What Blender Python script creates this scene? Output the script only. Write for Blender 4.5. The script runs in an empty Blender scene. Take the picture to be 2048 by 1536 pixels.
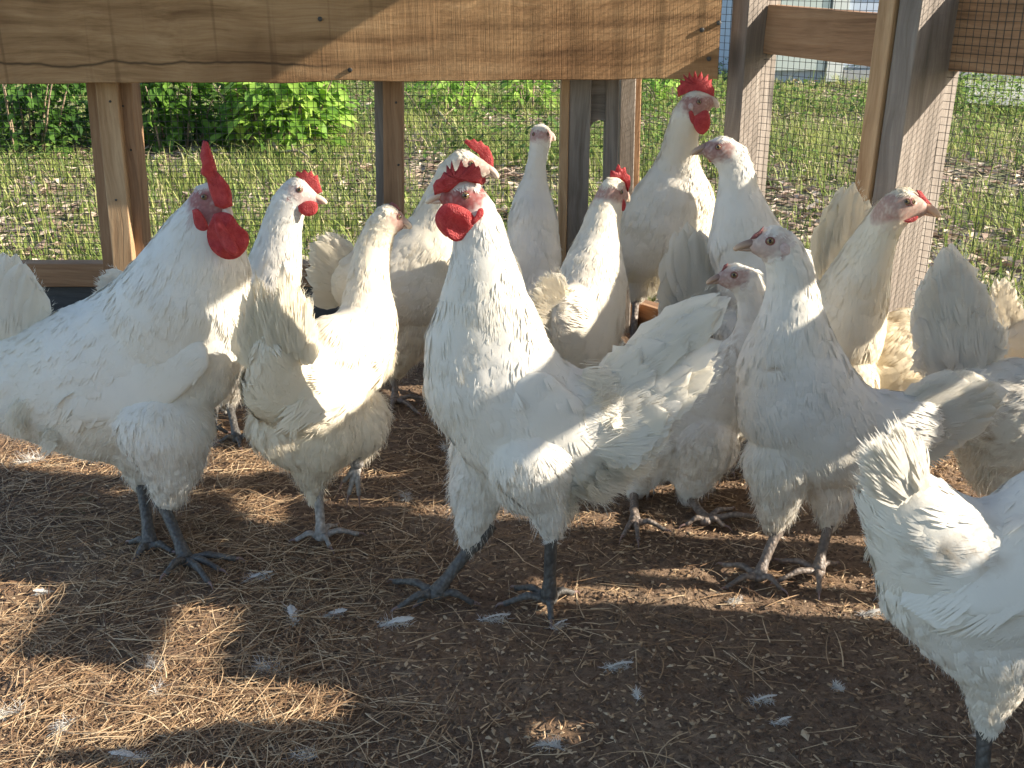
import bpy, math, random
import numpy as np
from mathutils import Vector, Matrix, noise
from mathutils.bvhtree import BVHTree

random.seed(7)
rng = np.random.default_rng(11)
SC = bpy.context.scene
COL = SC.collection
rad = math.radians

# ------------------------------------------------------------ camera
FPX, CX, CY = 2150.0, 1024.0, 768.0
PITCH = math.atan(800 / 2150.0)
CAMH = 0.705
cam = bpy.data.objects.new('camera', bpy.data.cameras.new('camera'))
COL.objects.link(cam)
cam.location = (0, 0, CAMH)
cam.rotation_euler = (math.pi / 2 - PITCH, 0, 0)
cam.data.sensor_width = 36.0
cam.data.lens = FPX / 2048 * 36.0
cam.data.clip_start = 0.02
cam.data.clip_end = 400
SC.camera = cam

# ------------------------------------------------------------ world, sun, exposure
SUN_TRAVEL = Vector((-1.0, 0.125, -0.51)).normalized()
world = bpy.data.worlds.new('World')
SC.world = world
world.use_nodes = True
wn = world.node_tree.nodes
bg = wn['Background']
sky = wn.new('ShaderNodeTexSky')
sky.sky_type = 'NISHITA'
sky.sun_disc = False
sky.sun_elevation = math.asin(-SUN_TRAVEL.z)
sky.sun_rotation = math.atan2(-SUN_TRAVEL.x, -SUN_TRAVEL.y)
world.node_tree.links.new(sky.outputs[0], bg.inputs[0])
bg.inputs[1].default_value = 0.115
sun = bpy.data.objects.new('sun', bpy.data.lights.new('sun', 'SUN'))
COL.objects.link(sun)
sun.data.energy = 5.0
sun.data.angle = rad(0.5)
sun.data.color = (1.0, 0.91, 0.78)
sun.rotation_euler = SUN_TRAVEL.to_track_quat('-Z', 'Y').to_euler()
SC.view_settings.view_transform = 'Standard'
SC.view_settings.look = 'None'
SC.view_settings.exposure = 1.42
SC.view_settings.gamma = 1.0
SC.cycles.max_bounces = 8
SC.cycles.transparent_max_bounces = 8
SC.cycles.use_denoising = True

# ------------------------------------------------------------ pixel helpers (used once, to find real positions)
FW = np.array([0, math.cos(PITCH), -math.sin(PITCH)])
UP = np.array([0, math.sin(PITCH), math.cos(PITCH)])
RT = np.array([1.0, 0, 0])
CAM = np.array([0, 0, CAMH])

def ray(px, py):
    return FW + (px - CX) / FPX * RT + (CY - py) / FPX * UP

def P(px, py, Y):                 # point seen at (px,py) lying at distance Y in front of the camera foot
    r = ray(px, py)
    return CAM + r * (Y / r[1])

def G(px, py, z=0.0):             # point seen at (px,py) lying at height z
    r = ray(px, py)
    return CAM + r * ((z - CAMH) / r[2])

def dep(p):                       # depth along the view axis -> metres per pixel
    return float(np.dot(np.asarray(p) - CAM, FW)) / FPX

# ------------------------------------------------------------ mesh accumulator
class Acc:
    def __init__(s):
        s.v = []; s.f = []; s.n = 0; s.c = []
    def add(s, v, f, mat=0, c=None):
        """v: (N,3), f: (M,k) index array or list of lists, c: (N,3) or (3,)"""
        v = np.asarray(v, float)
        if isinstance(f, np.ndarray):
            s.f.append((f + s.n, mat))
        else:
            by = {}
            for q in f: by.setdefault(len(q), []).append(q)
            for q in by.values(): s.f.append((np.array(q) + s.n, mat))
        if c is None: c = np.zeros(3)
        s.c.append(np.broadcast_to(np.asarray(c, float), (len(v), 3)))
        s.v.append(v); s.n += len(v)
    def build(s, name, mats, parent=None, smooth=True, origin=None):
        v = np.concatenate(s.v) if s.v else np.zeros((0, 3))
        if origin is not None: v = v - np.asarray(origin)
        me = bpy.data.meshes.new(name)
        me.vertices.add(len(v)); me.vertices.foreach_set('co', v.astype(np.float32).ravel())
        idx = np.concatenate([f.ravel() for f, m in s.f])
        sizes = np.concatenate([np.full(len(f), f.shape[1]) for f, m in s.f])
        mi = np.concatenate([np.full(len(f), m) for f, m in s.f])
        me.loops.add(len(idx)); me.loops.foreach_set('vertex_index', idx.astype(np.int32))
        me.polygons.add(len(sizes))
        st = np.concatenate([[0], np.cumsum(sizes)[:-1]])
        me.polygons.foreach_set('loop_start', st.astype(np.int32))
        me.polygons.foreach_set('material_index', mi.astype(np.int32))
        me.polygons.foreach_set('use_smooth', np.full(len(sizes), smooth))
        me.update(calc_edges=True)
        at = me.color_attributes.new('tint', 'FLOAT_COLOR', 'POINT')
        cc = np.ones((len(v), 4), np.float32); cc[:, :3] = np.concatenate(s.c)
        at.data.foreach_set('color', cc.ravel())
        for m in (mats if isinstance(mats, (list, tuple)) else [mats]): me.materials.append(m)
        o = bpy.data.objects.new(name, me); COL.objects.link(o)
        if origin is not None: o.location = origin
        if parent is not None:
            o.parent = parent
            o.location = (Vector(origin) if origin is not None else Vector((0, 0, 0))) - parent.location
        return o

def tag(o, label=None, cat=None, group=None, kind=None):
    if label: o['label'] = label
    if cat: o['category'] = cat
    if group: o['group'] = group
    if kind: o['kind'] = kind
    return o

def empty(name, loc):
    o = bpy.data.objects.new(name, None); COL.objects.link(o); o.location = loc
    o.empty_display_size = 0.05
    return o

def nrm(v):
    v = np.asarray(v, float)
    return v / (np.linalg.norm(v, axis=-1, keepdims=True) + 1e-12)

def tube(acc, pts, radii, sides=10, mat=0, c=None, flat=1.0):
    pts = np.asarray(pts, float); n = len(pts)
    T = nrm(np.gradient(pts, axis=0))
    ref = np.array([0, 0, 1.0]) if abs(T[0][2]) < .9 else np.array([0, 1.0, 0])
    s0 = nrm(np.cross(T[0], ref)); V = []
    for i in range(n):
        s0 = nrm(s0 - T[i] * np.dot(s0, T[i])); u = np.cross(s0, T[i])
        a = np.linspace(0, 2 * math.pi, sides, endpoint=False)
        V.append(pts[i] + radii[i] * (np.cos(a)[:, None] * s0 + np.sin(a)[:, None] * u * flat))
    V = np.concatenate(V)
    F = []
    for i in range(n - 1):
        for k in range(sides):
            k2 = (k + 1) % sides
            F.append([i * sides + k, i * sides + k2, (i + 1) * sides + k2, (i + 1) * sides + k])
    V = np.concatenate([V, pts[:1], pts[-1:]])
    a, b = n * sides, n * sides + 1
    T3 = []
    for k in range(sides):
        k2 = (k + 1) % sides
        T3.append([a, k2, k]); T3.append([b, (n - 1) * sides + k, (n - 1) * sides + k2])
    acc.add(V, np.array(F), mat, c)
    acc.f.append((np.array(T3) + acc.n - len(V), mat))

def spline(pts, n):
    """Catmull-Rom through rows of pts"""
    p = np.asarray(pts, float)
    if len(p) == 2:
        t = np.linspace(0, 1, n)[:, None]; return p[0] * (1 - t) + p[1] * t
    q = np.vstack([2 * p[0] - p[1], p, 2 * p[-1] - p[-2]])
    out = []
    for u in np.linspace(0, len(p) - 1, n):
        i = min(int(u), len(p) - 2); t = u - i
        a, b, c, d = q[i], q[i + 1], q[i + 2], q[i + 3]
        out.append(.5 * ((2 * b) + (c - a) * t + (2 * a - 5 * b + 4 * c - d) * t * t + (3 * b - a - 3 * c + d) * t ** 3))
    return np.array(out)

# ------------------------------------------------------------ materials
def newmat(name):
    m = bpy.data.materials.new(name); m.use_nodes = True
    nt = m.node_tree; b = nt.nodes['Principled BSDF']
    return m, nt, b
def N(nt, t, **kw):
    n = nt.nodes.new(t)
    for k, v in kw.items():
        if k in ('operation', 'blend_type', 'data_type', 'noise_dimensions', 'feature', 'wave_type', 'bands_direction', 'attribute_name', 'vector_type'):
            setattr(n, k, v)
        else: n.inputs[k].default_value = v
    return n
def ramp(nt, stops, src=None):
    r = nt.nodes.new('ShaderNodeValToRGB')
    el = r.color_ramp.elements
    while len(el) < len(stops): el.new(.5)
    for e, (p, c) in zip(el, stops):
        e.position = p; e.color = (*c, 1) if len(c) == 3 else c
    if src is not None: nt.links.new(src, r.inputs[0])
    return r
def mixc(nt, fac, a, b, mode='MIX'):
    m = nt.nodes.new('ShaderNodeMix'); m.data_type = 'RGBA'; m.blend_type = mode
    for sock, val in ((m.inputs[0], fac), (m.inputs[6], a), (m.inputs[7], b)):
        if hasattr(val, 'links'): nt.links.new(val, sock)
        else: sock.default_value = val if isinstance(val, (int, float)) else (*val, 1)
    return m.outputs[2]
def bump(nt, b, h, strength=.3, dist=.002):
    bp = nt.nodes.new('ShaderNodeBump'); bp.inputs['Strength'].default_value = strength
    bp.inputs['Distance'].default_value = dist
    nt.links.new(h, bp.inputs['Height']); nt.links.new(bp.outputs[0], b.inputs['Normal'])
    return bp

def translucent(m, nt, b, col, fac):
    tr = nt.nodes.new('ShaderNodeBsdfTranslucent'); mx = nt.nodes.new('ShaderNodeMixShader')
    mx.inputs[0].default_value = fac
    if hasattr(col, 'links'): nt.links.new(col, tr.inputs[0])
    else: tr.inputs[0].default_value = (*col, 1)
    nt.links.new(b.outputs[0], mx.inputs[1]); nt.links.new(tr.outputs[0], mx.inputs[2])
    nt.links.new(mx.outputs[0], nt.nodes['Material Output'].inputs[0])

def feather_material(name, base, skin, tf=.22):
    """white plumage; tint.r = bare facial skin, tint.g = dirt, tint.b = cream"""
    m, nt, b = newmat(name)
    at = N(nt, 'ShaderNodeAttribute', attribute_name='tint')
    sp = nt.nodes.new('ShaderNodeSeparateColor'); nt.links.new(at.outputs['Color'], sp.inputs[0])
    tc = nt.nodes.new('ShaderNodeTexCoord')
    n1 = N(nt, 'ShaderNodeTexNoise', Scale=22.0, Detail=4.0); nt.links.new(tc.outputs['Object'], n1.inputs['Vector'])
    r1 = ramp(nt, [(.35, tuple(x * .93 for x in base)), (.65, base)], n1.outputs[0])
    cream = mixc(nt, sp.outputs[2], r1.outputs[0], (base[0] * .98, base[1] * .93, base[2] * .78))
    n2 = N(nt, 'ShaderNodeTexNoise', Scale=48.0, Detail=5.0, Roughness=.6, Distortion=.6); nt.links.new(tc.outputs['Object'], n2.inputs['Vector'])
    r2 = ramp(nt, [(.46, (0, 0, 0)), (.72, (1, 1, 1))], n2.outputs[0])
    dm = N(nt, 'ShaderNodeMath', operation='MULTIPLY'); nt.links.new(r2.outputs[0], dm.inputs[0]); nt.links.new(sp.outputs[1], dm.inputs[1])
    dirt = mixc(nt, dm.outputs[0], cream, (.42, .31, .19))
    n3 = N(nt, 'ShaderNodeTexNoise', Scale=260.0, Detail=3.0); nt.links.new(tc.outputs['Object'], n3.inputs['Vector'])
    sk = ramp(nt, [(.3, tuple(x * .65 for x in skin)), (.7, skin)], n3.outputs[0])
    fin = mixc(nt, sp.outputs[0], dirt, sk.outputs[0])
    nt.links.new(fin, b.inputs['Base Color'])
    b.inputs['Roughness'].default_value = .62
    b.inputs['Specular IOR Level'].default_value = .35
    bump(nt, b, n3.outputs[0], .25, .001)
    translucent(m, nt, b, fin, tf)
    return m

M = {}
M['feather'] = feather_material('white_plumage', (.86, .83, .775), (.40, .11, .10))
M['feather_old'] = feather_material('dusty_loose_feather', (.76, .73, .67), (.40, .11, .10), .3)
M['feather_tail'] = feather_material('white_tail_feathers', (.86, .83, .77), (.40, .11, .10), .42)
M['feather_cream_tail'] = feather_material('cream_tail_feathers', (.86, .80, .68), (.40, .11, .10), .42)
M['feather_pale'] = feather_material('white_plumage_pale_face', (.86, .83, .775), (.42, .22, .19))
M['feather_cream'] = feather_material('cream_plumage', (.86, .80, .70), (.45, .18, .15))
def flesh(name, c1, c2, tf=.25):
    m, nt, b = newmat(name)
    tc = nt.nodes.new('ShaderNodeTexCoord')
    n = N(nt, 'ShaderNodeTexNoise', Scale=120.0, Detail=6.0, Roughness=.75); nt.links.new(tc.outputs['Object'], n.inputs['Vector'])
    r = ramp(nt, [(.3, c1), (.7, c2)], n.outputs[0])
    nt.links.new(r.outputs[0], b.inputs['Base Color'])
    b.inputs['Roughness'].default_value = .5
    v = N(nt, 'ShaderNodeTexVoronoi', Scale=650.0); nt.links.new(tc.outputs['Object'], v.inputs['Vector'])
    bump(nt, b, v.outputs[0], .8, .0018)
    translucent(m, nt, b, (c2[0], c2[1] * .6, c2[2] * .6), tf)
    return m
M['comb'] = flesh('red_comb_skin', (.38, .022, .03), (.80, .15, .14), .4)
M['darkcomb'] = flesh('dull_comb_skin', (.20, .06, .06), (.38, .13, .12), .1)
M['lobe'] = flesh('pale_earlobe_skin', (.6, .45, .42), (.78, .66, .62), .15)
def horn(name, c1, c2):
    m, nt, b = newmat(name)
    at = N(nt, 'ShaderNodeAttribute', attribute_name='tint')
    sp = nt.nodes.new('ShaderNodeSeparateColor'); nt.links.new(at.outputs['Color'], sp.inputs[0])
    nt.links.new(mixc(nt, sp.outputs[0], c1, c2), b.inputs['Base Color'])
    b.inputs['Roughness'].default_value = .38
    return m
M['beak'] = horn('horn_beak', (.50, .33, .27), (.74, .60, .44))
M['beak_orange'] = horn('orange_horn_beak', (.52, .26, .17), (.66, .42, .24))
M['beak_dark'] = horn('dark_horn_beak', (.20, .13, .11), (.50, .34, .22))
def plain(name, c, rough=.4):
    m, nt, b = newmat(name); b.inputs['Base Color'].default_value = (*c, 1); b.inputs['Roughness'].default_value = rough
    return m
M['pupil'] = plain('black_pupil', (.005, .005, .006), .08)
def iris():
    m, nt, b = newmat('hazel_iris')
    tc = nt.nodes.new('ShaderNodeTexCoord')
    n = N(nt, 'ShaderNodeTexNoise', Scale=900.0); nt.links.new(tc.outputs['Object'], n.inputs['Vector'])
    r = ramp(nt, [(.3, (.10, .065, .03)), (.7, (.26, .19, .10))], n.outputs[0])
    nt.links.new(r.outputs[0], b.inputs['Base Color']); b.inputs['Roughness'].default_value = .1
    return m
M['iris'] = iris()
def legmat(name, c1, c2):
    m, nt, b = newmat(name)
    tc = nt.nodes.new('ShaderNodeTexCoord')
    mp = nt.nodes.new('ShaderNodeMapping'); mp.inputs['Scale'].default_value = (1, 1, .75); nt.links.new(tc.outputs['Object'], mp.inputs[0])
    v = N(nt, 'ShaderNodeTexVoronoi', Scale=210.0); nt.links.new(mp.outputs[0], v.inputs['Vector'])
    n = N(nt, 'ShaderNodeTexNoise', Scale=35.0, Detail=2.0); nt.links.new(tc.outputs['Object'], n.inputs['Vector'])
    r = ramp(nt, [(.3, c1), (.72, c2)], n.outputs[0])
    f = mixc(nt, v.outputs[0], r.outputs[0], tuple(x * .55 for x in c1), 'MIX')
    nt.links.new(f, b.inputs['Base Color'])
    b.inputs['Roughness'].default_value = .55
    bp = bump(nt, b, v.outputs[0], .9, .0015); bp.invert = True
    return m
M['leg'] = legmat('slate_leg_scales', (.085, .078, .07), (.155, .142, .125))
M['leg_pale'] = legmat('grey_brown_leg_scales', (.16, .125, .10), (.34, .27, .22))
M['leg_light'] = legmat('pale_leg_scales', (.30, .27, .24), (.52, .48, .43))

def wood(name, c_dark, c_mid, c_light, grain=1.0, saw=0.0, spots=.3):
    m, nt, b = newmat(name)
    tc = nt.nodes.new('ShaderNodeTexCoord')
    oi = nt.nodes.new('ShaderNodeObjectInfo')
    off = N(nt, 'ShaderNodeVectorMath', operation='ADD'); nt.links.new(tc.outputs['Object'], off.inputs[0])
    sc = N(nt, 'ShaderNodeVectorMath', operation='SCALE'); nt.links.new(oi.outputs['Location'], sc.inputs[0]); sc.inputs['Scale'].default_value = 3.7
    nt.links.new(sc.outputs[0], off.inputs[1])
    # wobble
    n0 = N(nt, 'ShaderNodeTexNoise', Scale=3.2, Detail=2.0); nt.links.new(off.outputs[0], n0.inputs['Vector'])
    wob = N(nt, 'ShaderNodeVectorMath', operation='MULTIPLY_ADD'); nt.links.new(n0.outputs['Color'], wob.inputs[0])
    wob.inputs[1].default_value = (.0, .06, .06); nt.links.new(off.outputs[0], wob.inputs[2])
    mp = nt.nodes.new('ShaderNodeMapping'); mp.inputs['Scale'].default_value = (.9, 16, 16); nt.links.new(wob.outputs[0], mp.inputs[0])
    n1 = N(nt, 'ShaderNodeTexNoise', Scale=2.6 * grain, Detail=6.0, Roughness=.62); nt.links.new(mp.outputs[0], n1.inputs['Vector'])
    mp2 = nt.nodes.new('ShaderNodeMapping'); mp2.inputs['Scale'].default_value = (4, 120, 120); nt.links.new(wob.outputs[0], mp2.inputs[0])
    n2 = N(nt, 'ShaderNodeTexNoise', Scale=2.2, Detail=4.0, Roughness=.7); nt.links.new(mp2.outputs[0], n2.inputs['Vector'])
    r1 = ramp(nt, [(.28, c_dark), (.5, c_mid), (.74, c_light)], n1.outputs[0])
    r2 = ramp(nt, [(.25, (.70, .66, .62)), (.6, (1, 1, 1))], n2.outputs[0])
    c = mixc(nt, .75, r1.outputs[0], r2.outputs[0], 'MULTIPLY')
    n4 = N(nt, 'ShaderNodeTexNoise', Scale=7.0, Detail=3.0, Roughness=.6); nt.links.new(off.outputs[0], n4.inputs['Vector'])
    r4 = ramp(nt, [(.58, (0, 0, 0)), (.72, (1, 1, 1))], n4.outputs[0])
    ms = N(nt, 'ShaderNodeMath', operation='MULTIPLY'); nt.links.new(r4.outputs[0], ms.inputs[0]); ms.inputs[1].default_value = spots
    c = mixc(nt, ms.outputs[0], c, tuple(x * .6 for x in c_dark))
    # knots
    mk = nt.nodes.new('ShaderNodeMapping'); mk.inputs['Scale'].default_value = (2.2, 5.5, 5.5); nt.links.new(off.outputs[0], mk.inputs[0])
    vk = N(nt, 'ShaderNodeTexVoronoi', Scale=1.1); nt.links.new(mk.outputs[0], vk.inputs['Vector'])
    rk = ramp(nt, [(.05, (1, 1, 1)), (.13, (0, 0, 0))], vk.outputs[0])
    c = mixc(nt, rk.outputs[0], c, tuple(x * .45 for x in c_dark))
    nt.links.new(c, b.inputs['Base Color'])
    b.inputs['Roughness'].default_value = .8
    b.inputs['Specular IOR Level'].default_value = .25
    h = N(nt, 'ShaderNodeMath', operation='MULTIPLY_ADD'); nt.links.new(n2.outputs[0], h.inputs[0]); h.inputs[1].default_value = .6
    nt.links.new(n1.outputs[0], h.inputs[2])
    hh = h.outputs[0]
    if saw > 0:
        ms_ = nt.nodes.new('ShaderNodeMapping'); ms_.inputs['Scale'].default_value = (150, 3, 3); nt.links.new(off.outputs[0], ms_.inputs[0])
        ns = N(nt, 'ShaderNodeTexNoise', Scale=1.3, Detail=5.0, Roughness=.75); nt.links.new(ms_.outputs[0], ns.inputs['Vector'])
        h2 = N(nt, 'ShaderNodeMath', operation='MULTIPLY_ADD'); nt.links.new(ns.outputs[0], h2.inputs[0]); h2.inputs[1].default_value = saw
        nt.links.new(hh, h2.inputs[2]); hh = h2.outputs[0]
    bump(nt, b, hh, .6, .0022)
    return m
M['wood_beam'] = wood('rough_sawn_timber', (.18, .095, .04), (.40, .235, .11), (.53, .34, .175), saw=2.2)
def beam_marks(m):
    nt = m.node_tree; b = nt.nodes['Principled BSDF']
    src = b.inputs['Base Color'].links[0].from_socket
    tc = nt.nodes.new('ShaderNodeTexCoord'); sp = nt.nodes.new('ShaderNodeSeparateXYZ'); nt.links.new(tc.outputs['Object'], sp.inputs[0])
    # long drying crack near the lower edge
    cx = nt.nodes.new('ShaderNodeCombineXYZ'); nt.links.new(sp.outputs[0], cx.inputs[0])
    n = N(nt, 'ShaderNodeTexNoise', Scale=2.4, Detail=5.0, Roughness=.45); nt.links.new(cx.outputs[0], n.inputs['Vector'])
    f = N(nt, 'ShaderNodeMath', operation='MULTIPLY_ADD'); nt.links.new(n.outputs[0], f.inputs[0]); f.inputs[1].default_value = .14; f.inputs[2].default_value = -.145
    d = N(nt, 'ShaderNodeMath', operation='SUBTRACT'); nt.links.new(sp.outputs[1], d.inputs[0]); nt.links.new(f.outputs[0], d.inputs[1])
    ab = N(nt, 'ShaderNodeMath', operation='ABSOLUTE'); nt.links.new(d.outputs[0], ab.inputs[0])
    r = ramp(nt, [(.0, (.8, .8, .8)), (.0016, (0, 0, 0))], ab.outputs[0])
    # crack only on the left two thirds
    mk = ramp(nt, [(.55, (1, 1, 1)), (.6, (0, 0, 0))]); ax = N(nt, 'ShaderNodeMath', operation='MULTIPLY_ADD'); nt.links.new(sp.outputs[0], ax.inputs[0]); ax.inputs[1].default_value = .5; ax.inputs[2].default_value = .5; nt.links.new(ax.outputs[0], mk.inputs[0])
    mm = N(nt, 'ShaderNodeMath', operation='MULTIPLY'); nt.links.new(r.outputs[0], mm.inputs[0]); nt.links.new(mk.outputs[0], mm.inputs[1])
    c = mixc(nt, mm.outputs[0], src, (.02, .012, .006))
    # few deep vertical saw lines
    c2 = nt.nodes.new('ShaderNodeMapping'); c2.inputs['Scale'].default_value = (26, .8, 0); nt.links.new(tc.outputs['Object'], c2.inputs[0])
    n2 = N(nt, 'ShaderNodeTexNoise', Scale=1.5, Detail=2.0); nt.links.new(c2.outputs[0], n2.inputs['Vector'])
    r2 = ramp(nt, [(.60, (0, 0, 0)), (.68, (1, 1, 1))], n2.outputs[0])
    m2 = N(nt, 'ShaderNodeMath', operation='MULTIPLY'); nt.links.new(r2.outputs[0], m2.inputs[0]); m2.inputs[1].default_value = .45
    c = mixc(nt, m2.outputs[0], c, (.15, .08, .035))
    # damp stains
    n3 = N(nt, 'ShaderNodeTexNoise', Scale=2.6, Detail=4.0, Roughness=.6); nt.links.new(tc.outputs['Object'], n3.inputs['Vector'])
    r3 = ramp(nt, [(.45, (1, 1, 1)), (.7, (.62, .55, .50))], n3.outputs[0])
    c = mixc(nt, 1.0, c, r3.outputs[0], 'MULTIPLY')
    nt.links.new(c, b.inputs['Base Color'])
beam_marks(M['wood_beam'])
M['wood_brown'] = wood('brown_pine', (.17, .095, .05), (.34, .20, .11), (.44, .28, .16), 1.3)
M['wood_orange'] = wood('fresh_pine', (.30, .175, .09), (.48, .31, .17), (.60, .42, .25), 1.2, spots=.1)
M['wood_grey'] = wood('weathered_grey_timber', (.15, .125, .10), (.27, .235, .20), (.37, .325, .28), 1.2)
M['wood_tan'] = wood('weathered_tan_timber', (.14, .12, .10), (.235, .20, .17), (.33, .29, .25), 1.0, saw=.8)
M['board_dark'] = wood('dark_grey_board', (.05, .055, .06), (.085, .09, .095), (.12, .125, .13), 1.0, spots=.1)

def wire():
    m, nt, b = newmat('dull_galvanised_wire')
    tc = nt.nodes.new('ShaderNodeTexCoord')
    n = N(nt, 'ShaderNodeTexNoise', Scale=9.0, Detail=3.0); nt.links.new(tc.outputs['Object'], n.inputs['Vector'])
    r = ramp(nt, [(.35, (.03, .028, .024)), (.7, (.10, .095, .085))], n.outputs[0])
    nt.links.new(r.outputs[0], b.inputs['Base Color']); b.inputs['Metallic'].default_value = .3
    b.inputs['Roughness'].default_value = .6
    return m
M['wire'] = wire()

def dirt_mat():
    m, nt, b = newmat('dry_coop_dirt')
    tc = nt.nodes.new('ShaderNodeTexCoord')
    n = N(nt, 'ShaderNodeTexNoise', Scale=5.0, Detail=7.0, Roughness=.65); nt.links.new(tc.outputs['Object'], n.inputs['Vector'])
    n2 = N(nt, 'ShaderNodeTexNoise', Scale=150.0, Detail=6.0, Roughness=.75); nt.links.new(tc.outputs['Object'], n2.inputs['Vector'])
    r = ramp(nt, [(.3, (.15, .10, .07)), (.55, (.25, .175, .12)), (.75, (.37, .275, .19))], n.outputs[0])
    r2 = ramp(nt, [(.3, (.4, .36, .33)), (.5, (.95, .93, .9)), (.75, (1.5, 1.45, 1.35))], n2.outputs[0])
    c = mixc(nt, .9, r.outputs[0], r2.outputs[0], 'MULTIPLY')
    n5 = N(nt, 'ShaderNodeTexNoise', Scale=17.0, Detail=6.0, Roughness=.7, Distortion=.8); nt.links.new(tc.outputs['Object'], n5.inputs['Vector'])
    r5 = ramp(nt, [(.66, (0, 0, 0)), (.74, (.7, .7, .7))], n5.outputs[0])
    c = mixc(nt, r5.outputs[0], c, (.34, .31, .27))
    n6 = N(nt, 'ShaderNodeTexNoise', Scale=9.0, Detail=5.0, Roughness=.6); nt.links.new(tc.outputs['Object'], n6.inputs['Vector'])
    r6 = ramp(nt, [(.55, (0, 0, 0)), (.68, (.6, .6, .6))], n6.outputs[0])
    c = mixc(nt, r6.outputs[0], c, (.25, .155, .085))
    nt.links.new(c, b.inputs['Base Color']); b.inputs['Roughness'].default_value = .95
    b.inputs['Specular IOR Level'].default_value = .15
    bump(nt, b, n2.outputs[0], 1.0, .005)
    return m
M['dirt'] = dirt_mat()
def straw_mat(name, cols, tf=.15, scale=40.0):
    m, nt, b = newmat(name)
    at = N(nt, 'ShaderNodeAttribute', attribute_name='tint')
    sp = nt.nodes.new('ShaderNodeSeparateColor'); nt.links.new(at.outputs['Color'], sp.inputs[0])
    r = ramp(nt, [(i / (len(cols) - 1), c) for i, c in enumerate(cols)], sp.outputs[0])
    nt.links.new(r.outputs[0], b.inputs['Base Color']); b.inputs['Roughness'].default_value = .6
    b.inputs['Specular IOR Level'].default_value = .3
    if tf: translucent(m, nt, b, r.outputs[0], tf)
    return m
M['straw'] = straw_mat('dry_pine_straw', [(.13, .07, .04), (.28, .17, .09), (.44, .29, .16), (.66, .50, .31)], 0)
M['chips'] = straw_mat('wood_crumbs', [(.10, .062, .038), (.22, .14, .08), (.38, .25, .14), (.55, .42, .27)], 0)
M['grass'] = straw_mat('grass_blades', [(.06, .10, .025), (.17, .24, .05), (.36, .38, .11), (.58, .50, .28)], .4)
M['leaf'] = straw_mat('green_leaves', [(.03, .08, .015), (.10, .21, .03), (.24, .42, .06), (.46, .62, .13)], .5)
M['weed'] = straw_mat('weed_leaves', [(.03, .065, .018), (.08, .15, .03), (.17, .27, .05), (.34, .42, .11)], .4)
M['litter'] = straw_mat('fallen_leaves', [(.10, .07, .05), (.26, .18, .13), (.42, .32, .23), (.58, .48, .36)], .1)
M['twig'] = straw_mat('dry_twigs', [(.20, .14, .09), (.40, .31, .21)], 0)

def soil():
    m, nt, b = newmat('lawn_soil')
    tc = nt.nodes.new('ShaderNodeTexCoord')
    n = N(nt, 'ShaderNodeTexNoise', Scale=1.6, Detail=8.0, Roughness=.7); nt.links.new(tc.outputs['Object'], n.inputs['Vector'])
    r = ramp(nt, [(.3, (.10, .085, .05)), (.5, (.12, .13, .05)), (.62, (.22, .17, .11)), (.8, (.32, .25, .17))], n.outputs[0])
    nt.links.new(r.outputs[0], b.inputs['Base Color']); b.inputs['Roughness'].default_value = 1
    n2 = N(nt, 'ShaderNodeTexNoise', Scale=40.0, Detail=5.0); nt.links.new(tc.outputs['Object'], n2.inputs['Vector'])
    bump(nt, b, n2.outputs[0], 1, .02)
    return m
M['soil'] = soil()

# ------------------------------------------------------------ boards
def board(name, p0, p1, w, t, wdir, mat, parent=None, bev=.0015, seg=1, wob=0.0):
    """timber from p0 to p1; w across wdir, t across the third axis; centre line p0-p1"""
    p0, p1 = Vector(p0), Vector(p1)
    X = (p1 - p0); L = X.length; X.normalize()
    Y = Vector(wdir); Y = (Y - X * Y.dot(X)).normalized(); Z = X.cross(Y)
    a = Acc()
    nx = max(2, int(L / .02)) if wob else 2
    sec = []
    hw, ht = w / 2, t / 2
    for (y, z) in ((-hw + bev, -ht), (hw - bev, -ht), (hw, -ht + bev), (hw, ht - bev), (hw - bev, ht), (-hw + bev, ht), (-hw, ht - bev), (-hw, -ht + bev)):
        sec.append((y, z))
    V = []
    for i in range(nx):
        x = -L / 2 + L * i / (nx - 1)
        for (y, z) in sec:
            dy = wob * noise.noise(Vector((x * 9, 3 + (1 if y > 0 else 0) * 7, w * 50))) if wob else 0
            V.append((x, y + dy, z))
    F = []
    for i in range(nx - 1):
        for k in range(8):
            k2 = (k + 1) % 8
            F.append([i * 8 + k, (i + 1) * 8 + k, (i + 1) * 8 + k2, i * 8 + k2])
    F.append(list(range(8))); F.append([(nx - 1) * 8 + k for k in range(7, -1, -1)])
    a.add(np.array(V), F)
    o = a.build(name, mat, None, smooth=False)
    mw = Matrix((X, Y, Z)).transposed().to_4x4()
    mw.translation = (p0 + p1) / 2
    if parent is not None:
        o.parent = parent
        o.matrix_basis = Matrix.Translation(-parent.location) @ mw
    else: o.matrix_basis = mw
    return o

def V3(a): return Vector([float(x) for x in a])

# ------------------------------------------------------------ the run (timber frame with wire mesh)
RUN = empty('chicken_run', (0, 2.1, 0))
tag(RUN, 'timber framed chicken run with brown beams, posts and fine wire mesh around the flock', 'chicken run')
Ux, Uy = .616, -.788                        # direction of the slanting right wall
WALL0 = np.array([.235, 2.28, 0])
u3 = np.array([Ux, Uy, 0]); n3 = np.array([.788, .616, 0])   # outward normal

# big beam
pl, pr = P(-420, 171, 2.02), P(1434, 158, 2.02)
pl2, pr2 = pl + np.array([0, 0, .11]), pr + np.array([0, 0, .11])
beam = board('beam', V3(pl2 + [0, .02, 0]), V3(pr2 + [0, .02, 0]), .22, .04, (0, 0, 1), M['wood_beam'], RUN, wob=.004)
beam['label'] = 'wide rough sawn brown beam across the top'
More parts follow.
